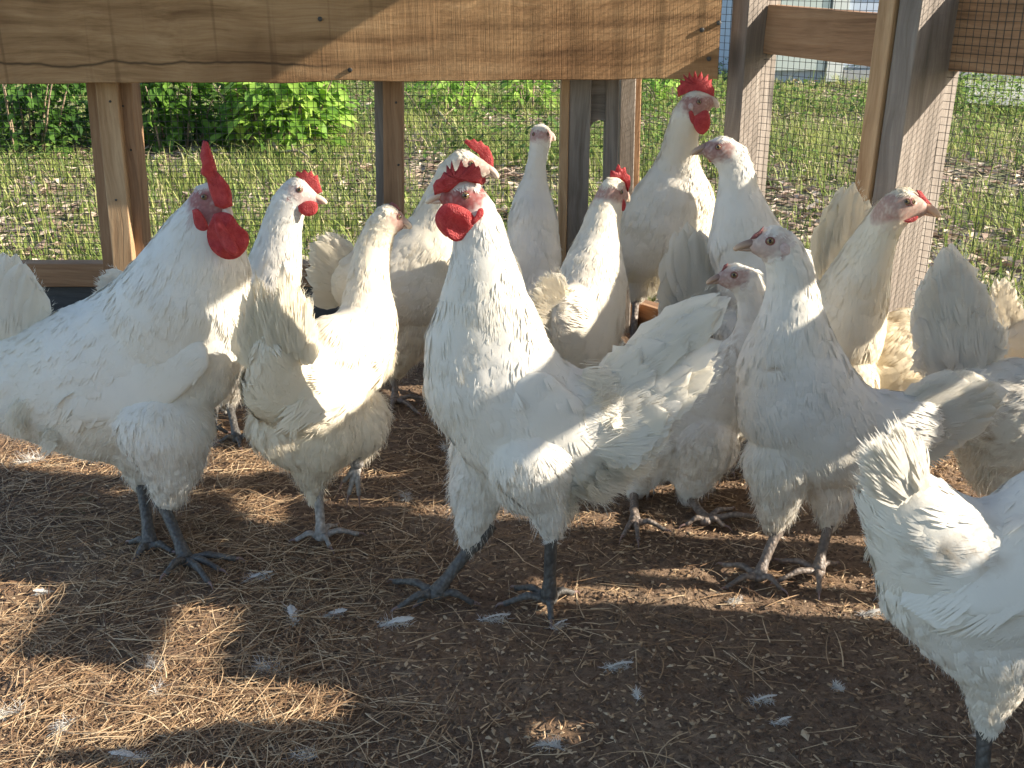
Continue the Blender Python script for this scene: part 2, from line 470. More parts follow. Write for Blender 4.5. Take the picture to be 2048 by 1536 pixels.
# posts behind beam : (top px, bottom px, Y, width, depth, mat)
def post(tx, ty, bx, by, Y, w, t, mat, name='post', z1=1.25, label=None):
    a, b = P(tx, ty, Y), P(bx, by, Y)
    d = (a - b) / (a[2] - b[2])
    top = b + d * (z1 - b[2]); bot = b + d * (0.0 - b[2])
    o = board(name, V3(bot + [0, t / 2, 0]), V3(top + [0, t / 2, 0]), w, t, (1, 0, 0), M[mat], RUN)
    if label: o['label'] = label
    return o
post(211, 165, 247, 540, 2.08, .040, .036, 'wood_orange', label='lit golden pine post')
post(247, 165, 276, 540, 2.10, .030, .05, 'wood_brown')
post(187, 165, 221, 540, 2.125, .030, .05, 'wood_brown')
post(785, 165, 787, 520, 2.13, .038, .038, 'wood_brown')
post(759, 165, 765, 520, 2.175, .022, .05, 'wood_grey')
post(1131, 165, 1124, 520, 2.12, .016, .05, 'wood_orange')
post(1161, 165, 1153, 520, 2.125, .042, .05, 'wood_grey')
post(1226, 165, 1219, 520, 2.14, .026, .05, 'wood_grey')
post(1257, 165, 1249, 520, 2.20, .030, .04, 'wood_grey')
post(1277, 165, 1269, 520, 2.215, .012, .04, 'wood_brown')
def nail(p, nrm_, r=.0035):
    q = Acc(); nn = nrm(nrm_); p = np.asarray(p)
    tube(q, [p - nn * .004, p + nn * .0006, p + nn * .0012], [r, r, r * .7], 10)
    q.build('nail', M['wire'], RUN)
for x_, y_ in ((1438, 46), (1404, 60), (1418, 118), (640, 38), (700, 140)):
    nail(P(x_, y_, 2.018), (0, -1, 0), .0042)
for x_, y_, Y_ in ((220, 203, 2.078), (232, 400, 2.078), (246, 212, 2.10), (262, 300, 2.10), (792, 205, 2.128), (797, 330, 2.128)):
    nail(P(x_, y_, Y_), (0, -1, 0), .0022)
# short arched block between two posts
a_ = Acc()
pa = [P(x, y, 2.15) for x, y in ((1180, 150), (1214, 150), (1214, 246), (1206, 241), (1196, 240), (1187, 245), (1181, 254))]
nfr = len(pa)
a_.add(np.array(pa + [p + np.array([0, .035, 0]) for p in pa]),
       [list(range(nfr)), list(range(2 * nfr - 1, nfr - 1, -1))] + [[i, i + nfr, (i + 1) % nfr + nfr, (i + 1) % nfr] for i in range(nfr)])
gb = a_.build('brace', M['wood_grey'], RUN, smooth=False, origin=pa[0])
# sill rail and kick board on the rear wall
board('sill', (-1.75, 2.215, .131), (.22, 2.215, .131), .050, .038, (0, 0, 1), M['wood_brown'], RUN)
board('kick_board', (-1.75, 2.235, .050), (.23, 2.235, .050), .108, .02, (0, 0, 1), M['board_dark'], RUN)
# slanting wall
def W(t, off=0, z=0): return WALL0 + u3 * t + n3 * off + np.array([0, 0, z])
T1, T2 = .295, .605
def wpost(t, off0, off1, wu, mat, lean=0.0, z1=1.25, label=None, z0=0):
    c = (off0 + off1) / 2
    b, tp = W(t, c, z0), W(t + lean * .6, c, z1)
    o = board('post', V3(b), V3(tp), off1 - off0, wu, tuple(n3), M[mat], RUN)
    if label: o['label'] = label
wpost(T1, -.01, .08, .038, 'wood_tan', label='grey post where the beam ends')
wpost(T2 + .012, -.005, .135, .04, 'wood_tan', .05, label='wide grey post crossed by wire shadows')
wpost(T2 - .026, -.012, .03, .030, 'wood_orange', .05, label='narrow orange pine post')
def rail(t0, t1, z0, z1, h, off, mat, label=None):
    o = board('rail', V3(W(t0, off, z0)), V3(W(t1, off, z1)), h, .036, (0, 0, 1), M[mat], RUN)
    if label: o['label'] = label
rail(T1 + .02, T2 - .042, .588 + .04, .576 + .04, .084, .058, 'wood_brown', 'brown rail between the two grey posts')
rail(T2 + .034, 1.3, .572 + .07, .566 + .07, .14, .117, 'wood_brown', 'wide brown rail right of the wide grey post')
rail(-.01, T1 - .02, .03, .03, .05, .03, 'wood_brown')
rail(T1 + .02, T2 - .042, .03, .03, .05, .03, 'wood_brown')
rail(T2 + .034, 1.3, .03, .03, .05, .03, 'wood_brown')
# near right wall (outside the frame); planks, slats and eave boards added to shape the sun
C3 = W(1.3)
ctop = 1.12
board('post', V3(C3 + [0.02, 0, 0]), V3(C3 + [0.02, 0, 1.25]), .09, .04, (1, 0, 0), M['wood_brown'], RUN)
board('kick_board', (C3[0], C3[1] - .03, .05), (C3[0], -.6, .05), .10, .02, (0, 0, 1), M['wood_brown'], RUN)  # unseen board added low down to keep sun off the floor
for z_ in (.155, .265, .375):
    board('sun_block_plank', (C3[0], .98, z_), (C3[0], -.6, z_), .105, .02, (0, 0, 1), M['wood_brown'], RUN)  # unseen planks put in to shade the foreground dirt
board('sun_block_plank', (C3[0], .98, .486), (C3[0], .78, .478), .105, .02, (0, 0, 1), M['wood_brown'], RUN)  # opening left beyond this added plank lets a sun patch reach the floor
board('sun_block_plank', (C3[0], .64, .478), (C3[0], -.6, .485), .105, .02, (0, 0, 1), M['wood_brown'], RUN)
board('sun_block_plank', (C3[0] + .022, 1.20, .585), (C3[0] + .022, -.6, .585), .10, .02, (0, 0, 1), M['wood_brown'], RUN)
board('post', (C3[0], .42, 0), (C3[0], .42, 1.2), .09, .04, (0, 1, 0), M['wood_brown'], RUN)
board('post', (C3[0], -.35, 0), (C3[0], -.35, 1.2), .09, .04, (0, 1, 0), M['wood_brown'], RUN)
for y0_, y1_ in ((.98, 1.01), (1.045, 1.075), (1.11, 1.19)):
    board('sun_block_slat', (C3[0] - .001, (y0_ + y1_) / 2, .10), (C3[0] - .001, (y0_ + y1_) / 2, .50), y1_ - y0_, .015, (0, 1, 0), M['wood_brown'], RUN)  # unseen uprights added, spaced to streak the floor with sun
for z_, h_ in ((.655, .09), (.785, .08)):
    board('sun_block_plank', (C3[0] + .002, C3[1] - .03, z_), (C3[0] + .002, .80, z_ ), h_, .018, (0, 0, 1), M['wood_brown'], RUN)  # unseen planks added to shade lower bodies, gap between lets a sun streak in
board('sun_block_fascia', (C3[0], C3[1] - .03, 1.125), (C3[0], -.6, 1.125), .13, .02, (0, 0, 1), M['wood_brown'], RUN)  # unseen board added, height set for the shade line on the flock
board('sun_block_fascia', V3(W(-.1, .065, 1.40)), V3(W(1.3, .065, 1.355)), .58, .02, (0, 0, 1), M['wood_brown'], RUN)  # unseen tall board added to shade the left end of the beam
# unseen roof added to block high sun: a slope rising from the right eave
a_ = Acc()
e0, e1 = W(-.2, .06), W(1.36, .06)
rr = [(e0[0] - .1, e0[1] + .15, 1.16), (e1[0], e1[1], 1.16), (e1[0], -.7, 1.16), (-.25, -.7, 1.98), (-.25, 2.5, 1.98)]
rr = np.array([[x, y, 1.16 + (e1[0] - x) * .62] for x, y, z in rr])
nr = len(rr)
a_.add(np.concatenate([rr, rr + [0, 0, .02]]), [list(range(nr - 1, -1, -1)), list(range(nr, 2 * nr))] + [[i, (i + 1) % nr, (i + 1) % nr + nr, i + nr] for i in range(nr)])
a_.build('sun_block_roof', M['wood_grey'], RUN, smooth=False)

# wire mesh: hardware cloth, 12.7 mm squares
def mesh_panel(org, du, L, z0, z1, name='wire_mesh', sag=.0015, parent=RUN, step=.0127, r=.00056):
    org = np.asarray(org, float); du = np.asarray(du, float); nn = np.array([du[1], -du[0], 0])
    a = Acc()
    def wobb(u, z):
        return nn * (sag * 2 * noise.noise(Vector((u * 3.1, z * 4.2, org[0] * 7)))) + np.array([0, 0, .0035 * noise.noise(Vector((u * 4, z * 3, 9.1 + org[1])))]) \
            + du * (.0025 * noise.noise(Vector((u * 3, z * 5, 4.4 + org[1]))))
    def strand(pts):
        pts = np.array(pts); n = len(pts)
        d = nrm(pts[-1] - pts[0]); s = nrm(np.cross(d, nn)); V = []
        for k in range(3):
            an = 2 * math.pi * k / 3
            V.append(pts + r * (math.cos(an) * s + math.sin(an) * nn))
        V = np.concatenate(V)
        F = [[k * n + i, k * n + i + 1, ((k + 1) % 3) * n + i + 1, ((k + 1) % 3) * n + i] for k in range(3) for i in range(n - 1)]
        a.add(V, np.array(F))
    u = 0
    while u <= L:
        strand([org + du * u + np.array([0, 0, z]) + wobb(u, z) for z in np.linspace(z0, z1, 10)])
        u += step
    z = z0
    m = max(8, int(L / .12))
    while z <= z1:
        strand([org + du * uu + np.array([0, 0, z]) + wobb(uu, z) + nn * r * 1.5 for uu in np.linspace(0, L, m)])
        z += step
    return a.build(name, M['wire'], parent, smooth=False)
mesh_panel((-1.75, 2.245, 0), (1, 0, 0), 1.98, .1, 1.15, r=.00068)
mesh_panel(W(0, .045), u3, T2 + .02, .03, 1.15)
mesh_panel(W(T2 + .03, .10), u3, .68, .03, 1.15)
mesh_panel((C3[0] + .04, C3[1], 0), (0, -1, 0), 2.0, .3, 1.15)

# ------------------------------------------------------------ ground
a_ = Acc()
def gz(x, y): return .02 * noise.noise(Vector((x * .5, y * .5, 2.2))) * min(1, max(0, (y - 2.5))) - .004
gx = np.concatenate([[-150, -60, -25, -12], np.linspace(-7, 8, 60), [14, 30, 70, 150]])
gy = np.concatenate([[-100, -30, -8], np.linspace(-2, 12, 56), [20, 40, 90, 200]])
V = np.array([[x, y, gz(x, y)] for y in gy for x in gx]); nx = len(gx)
F = np.array([[j * nx + i, j * nx + i + 1, (j + 1) * nx + i + 1, (j + 1) * nx + i] for j in range(len(gy) - 1) for i in range(nx - 1)])
a_.add(V, F); tag(a_.build('ground', M['soil']), kind='structure')

def floor_h(x, y):
    return .006 + .003 * noise.noise(Vector((x * 32, y * 32, 7))) + .012 * noise.noise(Vector((x * 4, y * 4, .3))) + .004 * noise.noise(Vector((x * 17, y * 17, 5))) + .002 * noise.noise(Vector((x * 60, y * 60, 1)))
a_ = Acc()
xs = np.linspace(-1.6, 1.35, 420); ys = np.linspace(.35, 2.24, 300)
V = []
for y in ys:
    for x in xs:
        # clip to inside of slanted wall by sinking outside
        inside = ((x - WALL0[0]) * n3[0] + (y - WALL0[1]) * n3[1]) < -.005
        V.append((x, y, (floor_h(x, y) if inside else -.03)))
nx = len(xs)
F = np.array([[j * nx + i, j * nx + i + 1, (j + 1) * nx + i + 1, (j + 1) * nx + i] for j in range(len(ys) - 1) for i in range(nx - 1)])
a_.add(np.array(V), F); tag(a_.build('dirt_floor', M['dirt']), kind='structure')

def strips(n, xr, yr, lr, wr, hr, mat, name, dens=None, curve=.15, seg=4, colr=(0, 1), zf=None, ang=None, tilt=.06):
    """many thin curved strips lying about"""
    a = Acc(); V = []; C = []; F = []; k = 0; tries = 0
    cnt = 0
    while cnt < n and tries < n * 30:
        tries += 1
        x = random.uniform(*xr); y = random.uniform(*yr)
        if dens and random.random() > dens(x, y): continue
        cnt += 1
        L = random.uniform(*lr); w = random.uniform(*wr) / 2
        th = random.uniform(0, 2 * math.pi) if ang is None else random.gauss(ang, .9)
        cv = random.gauss(0, curve); tl = random.gauss(0, tilt)
        z0 = (zf(x, y) if zf else 0) + random.uniform(*hr)
        c = random.uniform(*colr)
        pts = []; px_, py_ = x, y; h = th
        for i in range(seg + 1):
            pts.append((px_, py_, z0 + tl * L * (i / seg) + .15 * L * cv * math.sin(math.pi * i / seg)))
            px_ += math.cos(h) * L / seg; py_ += math.sin(h) * L / seg; h += cv * 2 / seg
        base = len(V)
        for i, (qx, qy, qz) in enumerate(pts):
            ww = w * (1 - .75 * (i / seg) ** 2)
            hx = -math.sin(th + cv * i / seg); hy = math.cos(th + cv * i / seg)
            V.append((qx + hx * ww, qy + hy * ww, max(qz, -.01))); V.append((qx - hx * ww, qy - hy * ww, max(qz, -.01)))
            V.append((qx, qy, qz + ww * .9))
            C += [(c, 0, 0)] * 3
        for i in range(seg):
            b = base + i * 3
            F.append((b, b + 2, b + 5, b + 3)); F.append((b + 2, b + 1, b + 4, b + 5))
    a.add(np.array(V), np.array(F), 0, np.array(C))
    return a.build(name, mat)

def dens_straw(x, y):
    p = 0.10 + .9 * max(0, min(1, (-.02 - x) / .22 + .3 * noise.noise(Vector((x * 5, y * 5, 8)))))
    if y > 1.35: p *= .55
    return p * max(.06, .5 + 1.3 * (noise.noise(Vector((x * 6, y * 6, 3))) + .1))
sh = strips(16000, (-1.1, .85), (.72, 2.0), (.004, .016), (.0008, .0026), (.001, .006), M['straw'], 'chopped_straw', lambda x, y: .5 + .9 * noise.noise(Vector((x * 5, y * 5, 13))), .4, 2, (0, .9), floor_h)
tag(sh, 'short broken straw bits trodden into the dirt floor', 'straw', kind='stuff')
o = strips(14500, (-1.0, .75), (.72, 1.75), (.02, .085), (.0005, .0016), (-.001, .008), M['straw'], 'pine_straw', dens_straw, .28, 5, (0, 1), floor_h)
tag(o, 'loose brown pine straw scattered over the dirt floor', 'straw', kind='stuff')
def clods():
    a = Acc(); V = []; F = []; C = []
    for _ in range(60000):
        x = random.uniform(-1.2, .95); y = .72 + 1.5 * random.random() ** 1.3
        if ((x - WALL0[0]) * n3[0] + (y - WALL0[1]) * n3[1]) > -.03: continue
        s = random.uniform(.0009, .0034) * (1.5 if random.random() < .03 else 1)
        z = floor_h(x, y); b = len(V)
        c = random.random() ** 3.0
        el = random.uniform(.5, 2.4); th = random.uniform(0, 6.3)
        ca, sa = math.cos(th) * s * el, math.sin(th) * s * el
        cb, sb = -math.sin(th) * s, math.cos(th) * s
        hgt = s * random.uniform(.3, 1.0)
        j = lambda: random.uniform(.7, 1.2)
        V += [(x + ca * j(), y + sa * j(), z), (x + cb * j(), y + sb * j(), z + .001), (x - ca * j(), y - sa * j(), z), (x - cb * j(), y - sb * j(), z + .001), (x + random.uniform(-.3, .3) * s, y, z + hgt)]
        F += [(b, b + 1, b + 4), (b + 1, b + 2, b + 4), (b + 2, b + 3, b + 4), (b + 3, b, b + 4)]
        C += [(c, 0, 0)] * 5
    a.add(np.array(V), np.array(F), 0, np.array(C))
    tag(a.build('dirt_crumbs', M['chips'], smooth=False), 'crumbs of soil and wood shavings on the dirt floor', 'crumbs', kind='stuff')
clods()

# ------------------------------------------------------------ outside: lawn, litter, plants, shed
def outside_ok(x, y):
    if y < 2.3: return ((x - WALL0[0]) * n3[0] + (y - WALL0[1]) * n3[1]) > .16
    return True
def in_view(x, y): return abs(x) < .52 * y + .35
def lawn():
    V = []; F = []; C = []
    want = 70000; k = 0
    while k < want:
        y = 1.2 + 8.6 * random.random() ** 1.35; x = random.uniform(-.55 * y - .5, .55 * y + .6)
        if not outside_ok(x, y): continue
        d = noise.noise(Vector((x * 1.6, y * 1.1, 0))) * .9 + noise.noise(Vector((x * 6, y * 5, 4))) * .6
        if random.random() > .42 + d: continue
        k += 1
        h = random.uniform(.025, .085) * (1.3 if y > 4 else 1); 
        if random.random() < .04: h *= 1.8
        w = random.uniform(.0022, .0062); th = random.uniform(0, 6.283); ln = random.uniform(.1, 1.5) * h
        cx, sx = math.cos(th), math.sin(th); wx, wy = -sx * w / 2, cx * w / 2
        z = gz(x, y); c = min(1, max(0, random.gauss(.45, .25)))
        b = len(V)
        V += [(x + wx, y + wy, z), (x - wx, y - wy, z), (x + cx * ln * .4 + wx * .8, y + sx * ln * .4 + wy * .8, z + h * .65), (x + cx * ln * .4 - wx * .8, y + sx * ln * .4 - wy * .8, z + h * .65), (x + cx * ln, y + sx * ln, z + h * random.uniform(.75, 1.05))]
        F += [(b, b + 1, b + 3), (b, b + 3, b + 2), (b + 2, b + 3, b + 4)]
        C += [(c, 0, 0)] * 5
    a = Acc(); a.add(np.array(V), np.array(F), 0, np.array(C))
    tag(a.build('grass', M['grass'], smooth=False), 'patchy green grass growing outside the wire', 'grass', kind='stuff')
lawn()
def litter():
    V = []; F = []; C = []; k = 0
    while k < 27000:
        y = 1.4 + 8.4 * random.random() ** 1.2; x = random.uniform(-.55 * y - .5, .55 * y + .6)
        if not outside_ok(x, y): continue
        if random.random() > .55 - noise.noise(Vector((x * 1.6, y * 1.1, 0))): continue
        k += 1
        s = random.uniform(.008, .034); th = random.uniform(0, 6.283); el = random.uniform(.25, .7)
        up = random.uniform(-.4, .7); z = gz(x, y) + random.uniform(.004, .028); c = random.random()
        ca, sa = math.cos(th), math.sin(th); b = len(V); cu = random.uniform(-.3, .5) * s
        V += [(x + ca * s, y + sa * s, z + up * s * .5), (x - sa * s * el, y + ca * s * el, z + cu), (x - ca * s, y - sa * s, z - up * s * .3), (x + sa * s * el, y - ca * s * el, z + cu), (x, y, z)]
        F += [(b, b + 1, b + 4), (b + 1, b + 2, b + 4), (b + 2, b + 3, b + 4), (b + 3, b, b + 4)]
        C += [(c, 0, 0)] * 5
    a = Acc(); a.add(np.array(V), np.array(F), 0, np.array(C))
    tag(a.build('leaf_litter', M['litter'], smooth=False), 'dry tan leaves and bits lying in the grass', 'fallen leaves', kind='stuff')
litter()

def weeds():
    V = []; F = []; C = []; k = 0
    while k < 24000:
        y = random.uniform(4.3, 9.6); x = random.uniform(-.55 * y - .5, .55 * y + .6)
        q = noise.noise(Vector((x * .9, y * .7, 21))) + .5 * noise.noise(Vector((x * 3, y * 3, 2)))
        if random.random() > .35 + q * 1.2 + .06 * (y - 5): continue
        k += 1
        Hm = (.05 + .10 * max(0, q + .3)) * (1 + .08 * (y - 4))
        z = gz(x, y) + Hm * random.random(); L = random.uniform(.014, .038); th = random.uniform(0, 6.283); el = random.uniform(.3, .55)
        ca, sa = math.cos(th), math.sin(th); up = random.uniform(-.3, .9); b = len(V); c = min(1, max(0, random.gauss(.5, .28)))
        V += [(x - ca * L / 2, y - sa * L / 2, z), (x - sa * L * el, y + ca * L * el, z + up * L * .5 + .003), (x + ca * L / 2, y + sa * L / 2, z + up * L), (x + sa * L * el, y - ca * L * el, z + up * L * .5 + .003)]
        F += [(b, b + 1, b + 2), (b, b + 2, b + 3)]; C += [(c, 0, 0)] * 4
    a = Acc(); a.add(np.array(V), np.array(F), 0, np.array(C))
    tag(a.build('weeds', M['weed'], smooth=False), 'low leafy weeds covering the bank beyond the run', 'weeds', kind='stuff')
weeds()

def leafy(name, px, py, hpx, wpx, n, ls, label, kind='broad', colr=(.2, 1), stems=8, group=None, cat='plant'):
    base = G(px, py); s = dep(base); Hh, Wd = hpx * s, wpx * s
    root = empty(name, (float(base[0]), float(base[1]), 0)); tag(root, label, cat, group)
    a = Acc(); V = []; F = []; C = []
    st = Acc()
    for i in range(stems):
        th = random.uniform(0, 6.28); r = Wd * .42 * math.sqrt(random.random())
        b0 = np.array([base[0] + math.cos(th) * r * .5, base[1] + math.sin(th) * r * .5, 0])
        tp = np.array([base[0] + math.cos(th) * r, base[1] + math.sin(th) * r * .7, Hh * random.uniform(.5, .95)])
        mid = (b0 + tp) / 2 + np.array([0, 0, Hh * .08])
        st = Acc(); tube(st, spline([b0, mid, tp], 6), np.linspace(.006, .0025, 6), 5, 0, (.3, 0, 0)); st.build('stem', M['twig'], root)
    for i in range(n):
        if kind == 'broad':
            th = random.uniform(0, 6.28); rr_ = math.sqrt(random.random()); zz = random.random() ** .8
            edge = 1 - .35 * abs(noise.noise(Vector((th * 1.3, zz * 3, px * .01)))) * 2
            x = base[0] + math.cos(th) * rr_ * Wd / 2 * edge * (1 - .35 * zz); y = base[1] + Wd * .25 + math.sin(th) * rr_ * Wd * .5; z = Hh * zz * (1 - .25 * rr_ ** 2) * edge
            if noise.noise(Vector((x * 5, y * 5, z * 6 + px))) < -.18: continue
            L = ls * random.uniform(.6, 1.25); w = L * random.uniform(.45, .65)
            d = Vector((math.cos(th) + random.gauss(0, .6), math.sin(th) + random.gauss(0, .6), random.gauss(-.1, .5))).normalized()
        else:
            th = random.uniform(0, 6.28); rr_ = random.random()
            x = base[0] + math.cos(th) * rr_ * Wd * .22; y = base[1] + math.sin(th) * rr_ * Wd * .2; z = random.uniform(0, .25) * Hh
            L = Hh * random.uniform(.6, 1.0); w = ls
            d = Vector((math.cos(th) * .5, math.sin(th) * .5, 1.0 + random.gauss(0, .2))).normalized()
        side = d.cross(Vector((random.gauss(0, .4), random.gauss(0, .4), 1))).normalized(); nn = side.cross(d)
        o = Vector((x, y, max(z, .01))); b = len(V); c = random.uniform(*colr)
        rows = [(0, .15, 0), (.3, .9, .06), (.65, .85, .05), (1, 0.04, -.1)]
        for (u, ww, hh) in rows:
            q = o + d * (L * u) + Vector((0, 0, -abs(d.z) * 0 - u * u * L * .35 * (1 if kind == 'blade' else .5))) + nn * hh * L
            V += [tuple(q + side * (w / 2 * ww) + nn * .1 * w), tuple(q), tuple(q - side * (w / 2 * ww) + nn * .1 * w)]
            C += [(c, 0, 0)] * 3
        for i2 in range(3):
            k = b + i2 * 3
            F += [(k, k + 1, k + 4, k + 3), (k + 1, k + 2, k + 5, k + 4)]
    a.add(np.array(V), np.array(F), 0, np.array(C))
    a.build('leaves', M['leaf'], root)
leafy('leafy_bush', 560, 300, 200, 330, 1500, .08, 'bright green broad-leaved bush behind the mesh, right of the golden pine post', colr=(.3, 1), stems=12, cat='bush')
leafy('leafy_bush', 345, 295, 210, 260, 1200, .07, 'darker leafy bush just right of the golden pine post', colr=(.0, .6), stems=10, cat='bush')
leafy('leafy_bush', 50, 305, 200, 360, 1500, .06, 'dark shaded bush at the far left beyond the mesh', colr=(.0, .35), stems=12, cat='bush')  # shade put into the colour: only the darkest leaf greens
leafy('broad_leaf_weed', 890, 235, 110, 250, 420, .055, 'low green weed behind the roosters, right of the middle post', colr=(.3, .9), stems=5)
leafy('broad_leaf_weed', 1060, 225, 95, 160, 260, .055, 'low green weed left of the grey double post', colr=(.3, 1), stems=5)
leafy('broad_leaf_weed', 1340, 215, 80, 150, 200, .05, 'small green weed behind the red comb of the rearmost rooster', colr=(.3, .9), stems=4)
leafy('strap_leaf_plant', 1598, 158, 60, 70, 26, .05, 'strap-leaved yellow green plant by the shed wall, left of the pair under the rail', kind='blade', colr=(.6, 1), stems=1)
leafy('strap_leaf_plant', 1690, 165, 62, 80, 26, .05, 'strap-leaved green plant by the shed wall, right of the pair under the rail', kind='blade', colr=(.35, .8), stems=1)
leafy('strap_leaf_plant', 1788, 165, 50, 60, 20, .05, 'yellow green strap-leaved plant half behind the narrow orange post', kind='blade', colr=(.6, 1), stems=1)
def branch(px0, py0, px1, py1, r, label, z=.03):
    a = Acc(); p, q = G(px0, py0, z), G(px1, py1, z)
    pts = [p + (q - p) * t + np.array([random.gauss(0, .02), random.gauss(0, .02), abs(random.gauss(.01, .012))]) for t in np.linspace(0, 1, 6)]
    tube(a, spline(pts, 14), np.linspace(r, r * .4, 14), 6, 0, (.9, 0, 0))
    for t in (.35, .6, .8):
        b = p + (q - p) * t; tube(a, spline([b, b + np.array([random.gauss(0, .12), random.gauss(0, .12), .05])], 5), np.linspace(r * .5, r * .2, 5), 5, 0, (.7, 0, 0))
    tag(a.build('fallen_branch', M['twig']), label, 'branch')
branch(855, 205, 905, 262, .013, 'pale dead branch slanting on the ground right of the middle post')
branch(520, 285, 610, 320, .010, 'thin pale twig lying in front of the bright green bush')

# the shed far behind
def shed():
    b0 = G(1484, 168); Ys = float(b0[1]); x0 = float(b0[0])
    root = empty('garden_shed', (x0 + 2.2, Ys + 1.5, 0)); tag(root, 'pale blue grey clapboard shed far behind the run at upper right', 'shed')
    m1, nt, b = newmat('blue_grey_siding')
    tc = nt.nodes.new('ShaderNodeTexCoord'); n = N(nt, 'ShaderNodeTexNoise', Scale=3.0, Detail=5.0); nt.links.new(tc.outputs['Object'], n.inputs['Vector'])
    r = ramp(nt, [(.3, (.30, .35, .42)), (.7, (.42, .47, .54))], n.outputs[0]); nt.links.new(r.outputs[0], b.inputs['Base Color']); b.inputs['Roughness'].default_value = .7
    m2 = plain('pale_green_trim', (.52, .56, .50), .7); m3 = plain('grey_roofing', (.12, .12, .125), .9)
    W_, D_, H_ = 4.6, 3.2, 2.3
    a = Acc()
    k = 0
    z = .12
    while z < H_:
        V = [(x0 + .75, Ys, z), (x0 + W_, Ys, z), (x0 + W_, Ys + .02, z + .14), (x0 + .75, Ys + .02, z + .14), (x0 + .75, Ys + .03, z), (x0 + W_, Ys + .03, z)]
        a.add(np.array(V), [[0, 1, 2, 3], [0, 4, 5, 1]]); z += .125
    a.add(np.array([(x0, Ys + .03, 0), (x0 + W_, Ys + .03, 0), (x0 + W_, Ys + D_, 0), (x0, Ys + D_, 0), (x0, Ys + .03, H_), (x0 + W_, Ys + .03, H_), (x0 + W_, Ys + D_, H_), (x0, Ys + D_, H_)]),
          [[0, 1, 5, 4], [1, 2, 6, 5], [2, 3, 7, 6], [3, 0, 4, 7]])
    a.build('wall', m1, root, smooth=False)
    def bx(name, x, y, z, w, d, h, m, label=None):
        q = Acc(); v = np.array([(x + i * w, y + j * d, z + l * h) for l in (0, 1) for j in (0, 1) for i in (0, 1)])
        q.add(v, [[0, 1, 3, 2], [4, 6, 7, 5], [0, 4, 5, 1], [1, 5, 7, 3], [3, 7, 6, 2], [2, 6, 4, 0]])
        o = q.build(name, m, root, smooth=False)
        if label: o['label'] = label
    bx('door', x0 + .10, Ys - .02, .1, .5, .045, 1.95, m2, 'pale green door')
    bx('trim', x0 + .62, Ys - .03, 0.02, .12, .055, H_, plain('off_white_trim', (.66, .66, .60), .7))
    bx('trim', x0 - .02, Ys - .03, 0.02, .10, .055, H_, bpy.data.materials['off_white_trim'])
    bx('foundation', x0 + .76, Ys - .006, -.02, W_ - .8, .03, .12, plain('grey_concrete', (.35, .35, .34), .9))
    q = Acc(); ov = .2
    v = [(x0 - ov, Ys - ov, H_ - .05), (x0 + W_ + ov, Ys - ov, H_ - .05), (x0 + W_ + ov, Ys + D_ / 2, H_ + .9), (x0 - ov, Ys + D_ / 2, H_ + .9), (x0 - ov, Ys + D_ + ov, H_ - .05), (x0 + W_ + ov, Ys + D_ + ov, H_ - .05)]
    v = v + [(x, y, z + .06) for x, y, z in v]
    q.add(np.array(v), [[0, 1, 2, 3], [3, 2, 5, 4], [6, 9, 8, 7], [9, 10, 11, 8], [0, 6, 7, 1], [4, 5, 11, 10], [0, 3, 9, 6], [3, 4, 10, 9], [1, 7, 8, 2], [2, 8, 11, 5]])
    q.build('roof', m3, root, smooth=False)
    # paving beyond the right rail
    pv = Acc(); c0 = G(1930, 215); c1 = G(2200, 235); c2 = G(2250, 130); c3 = G(1925, 140)
    for c in (c0, c1, c2, c3): c[2] = .03
    pv.add(np.array([c0, c1, c2, c3]), [[0, 1, 2, 3]]); tag(pv.build('path', bpy.data.materials['grey_concrete'], smooth=False), kind='structure')
shed()

# ------------------------------------------------------------ feather templates
def cards(acc, O, T, Nn, L, Wd, lift, R, mat=0, c=None, droop=1.0):
    """O,T,Nn (n,3); L,Wd,lift,R (n,). low curved feathers following the surface"""
    n = len(O)
    S = np.cross(T, Nn)
    us = np.array([0, .3, .6, .85, 1.0]); ws = np.array([.35, .85, 1.0, .8, .12])
    cols = np.array([-1, 0, 1.0])
    u = np.repeat(us, 3)[None, :]; wv = (ws[:, None] * cols[None, :]).ravel()[None, :]
    mid = np.tile([0, 1, 0], 5)[None, :]
    L = L[:, None]; Wd = Wd[:, None]
    h = lift[:, None] * (u ** .8) - (u * L) ** 2 / (2 * R[:, None]) * droop + mid * Wd * .06 - .0012 * (1 - u)
    h = h + (u > .95) * -.0004
    jit = 1 + .12 * rng.standard_normal((n, 15)) * (np.abs(wv) > .1)
    V = O[:, None, :] + (u * L)[..., None] * T[:, None, :] + (wv * jit * Wd / 2)[..., None] * S[:, None, :] + h[..., None] * Nn[:, None, :]
    q = []
    for r in range(4):
        for k in range(2):
            q.append([r * 3 + k, r * 3 + k + 1, (r + 1) * 3 + k + 1, (r + 1) * 3 + k])
    q = np.array(q)
    F = (q[None] + (np.arange(n) * 15)[:, None, None]).reshape(-1, 4)
    C = None
    if c is not None: C = np.repeat(c, 15, axis=0)
    acc.add(V.reshape(-1, 3), F, mat, C)

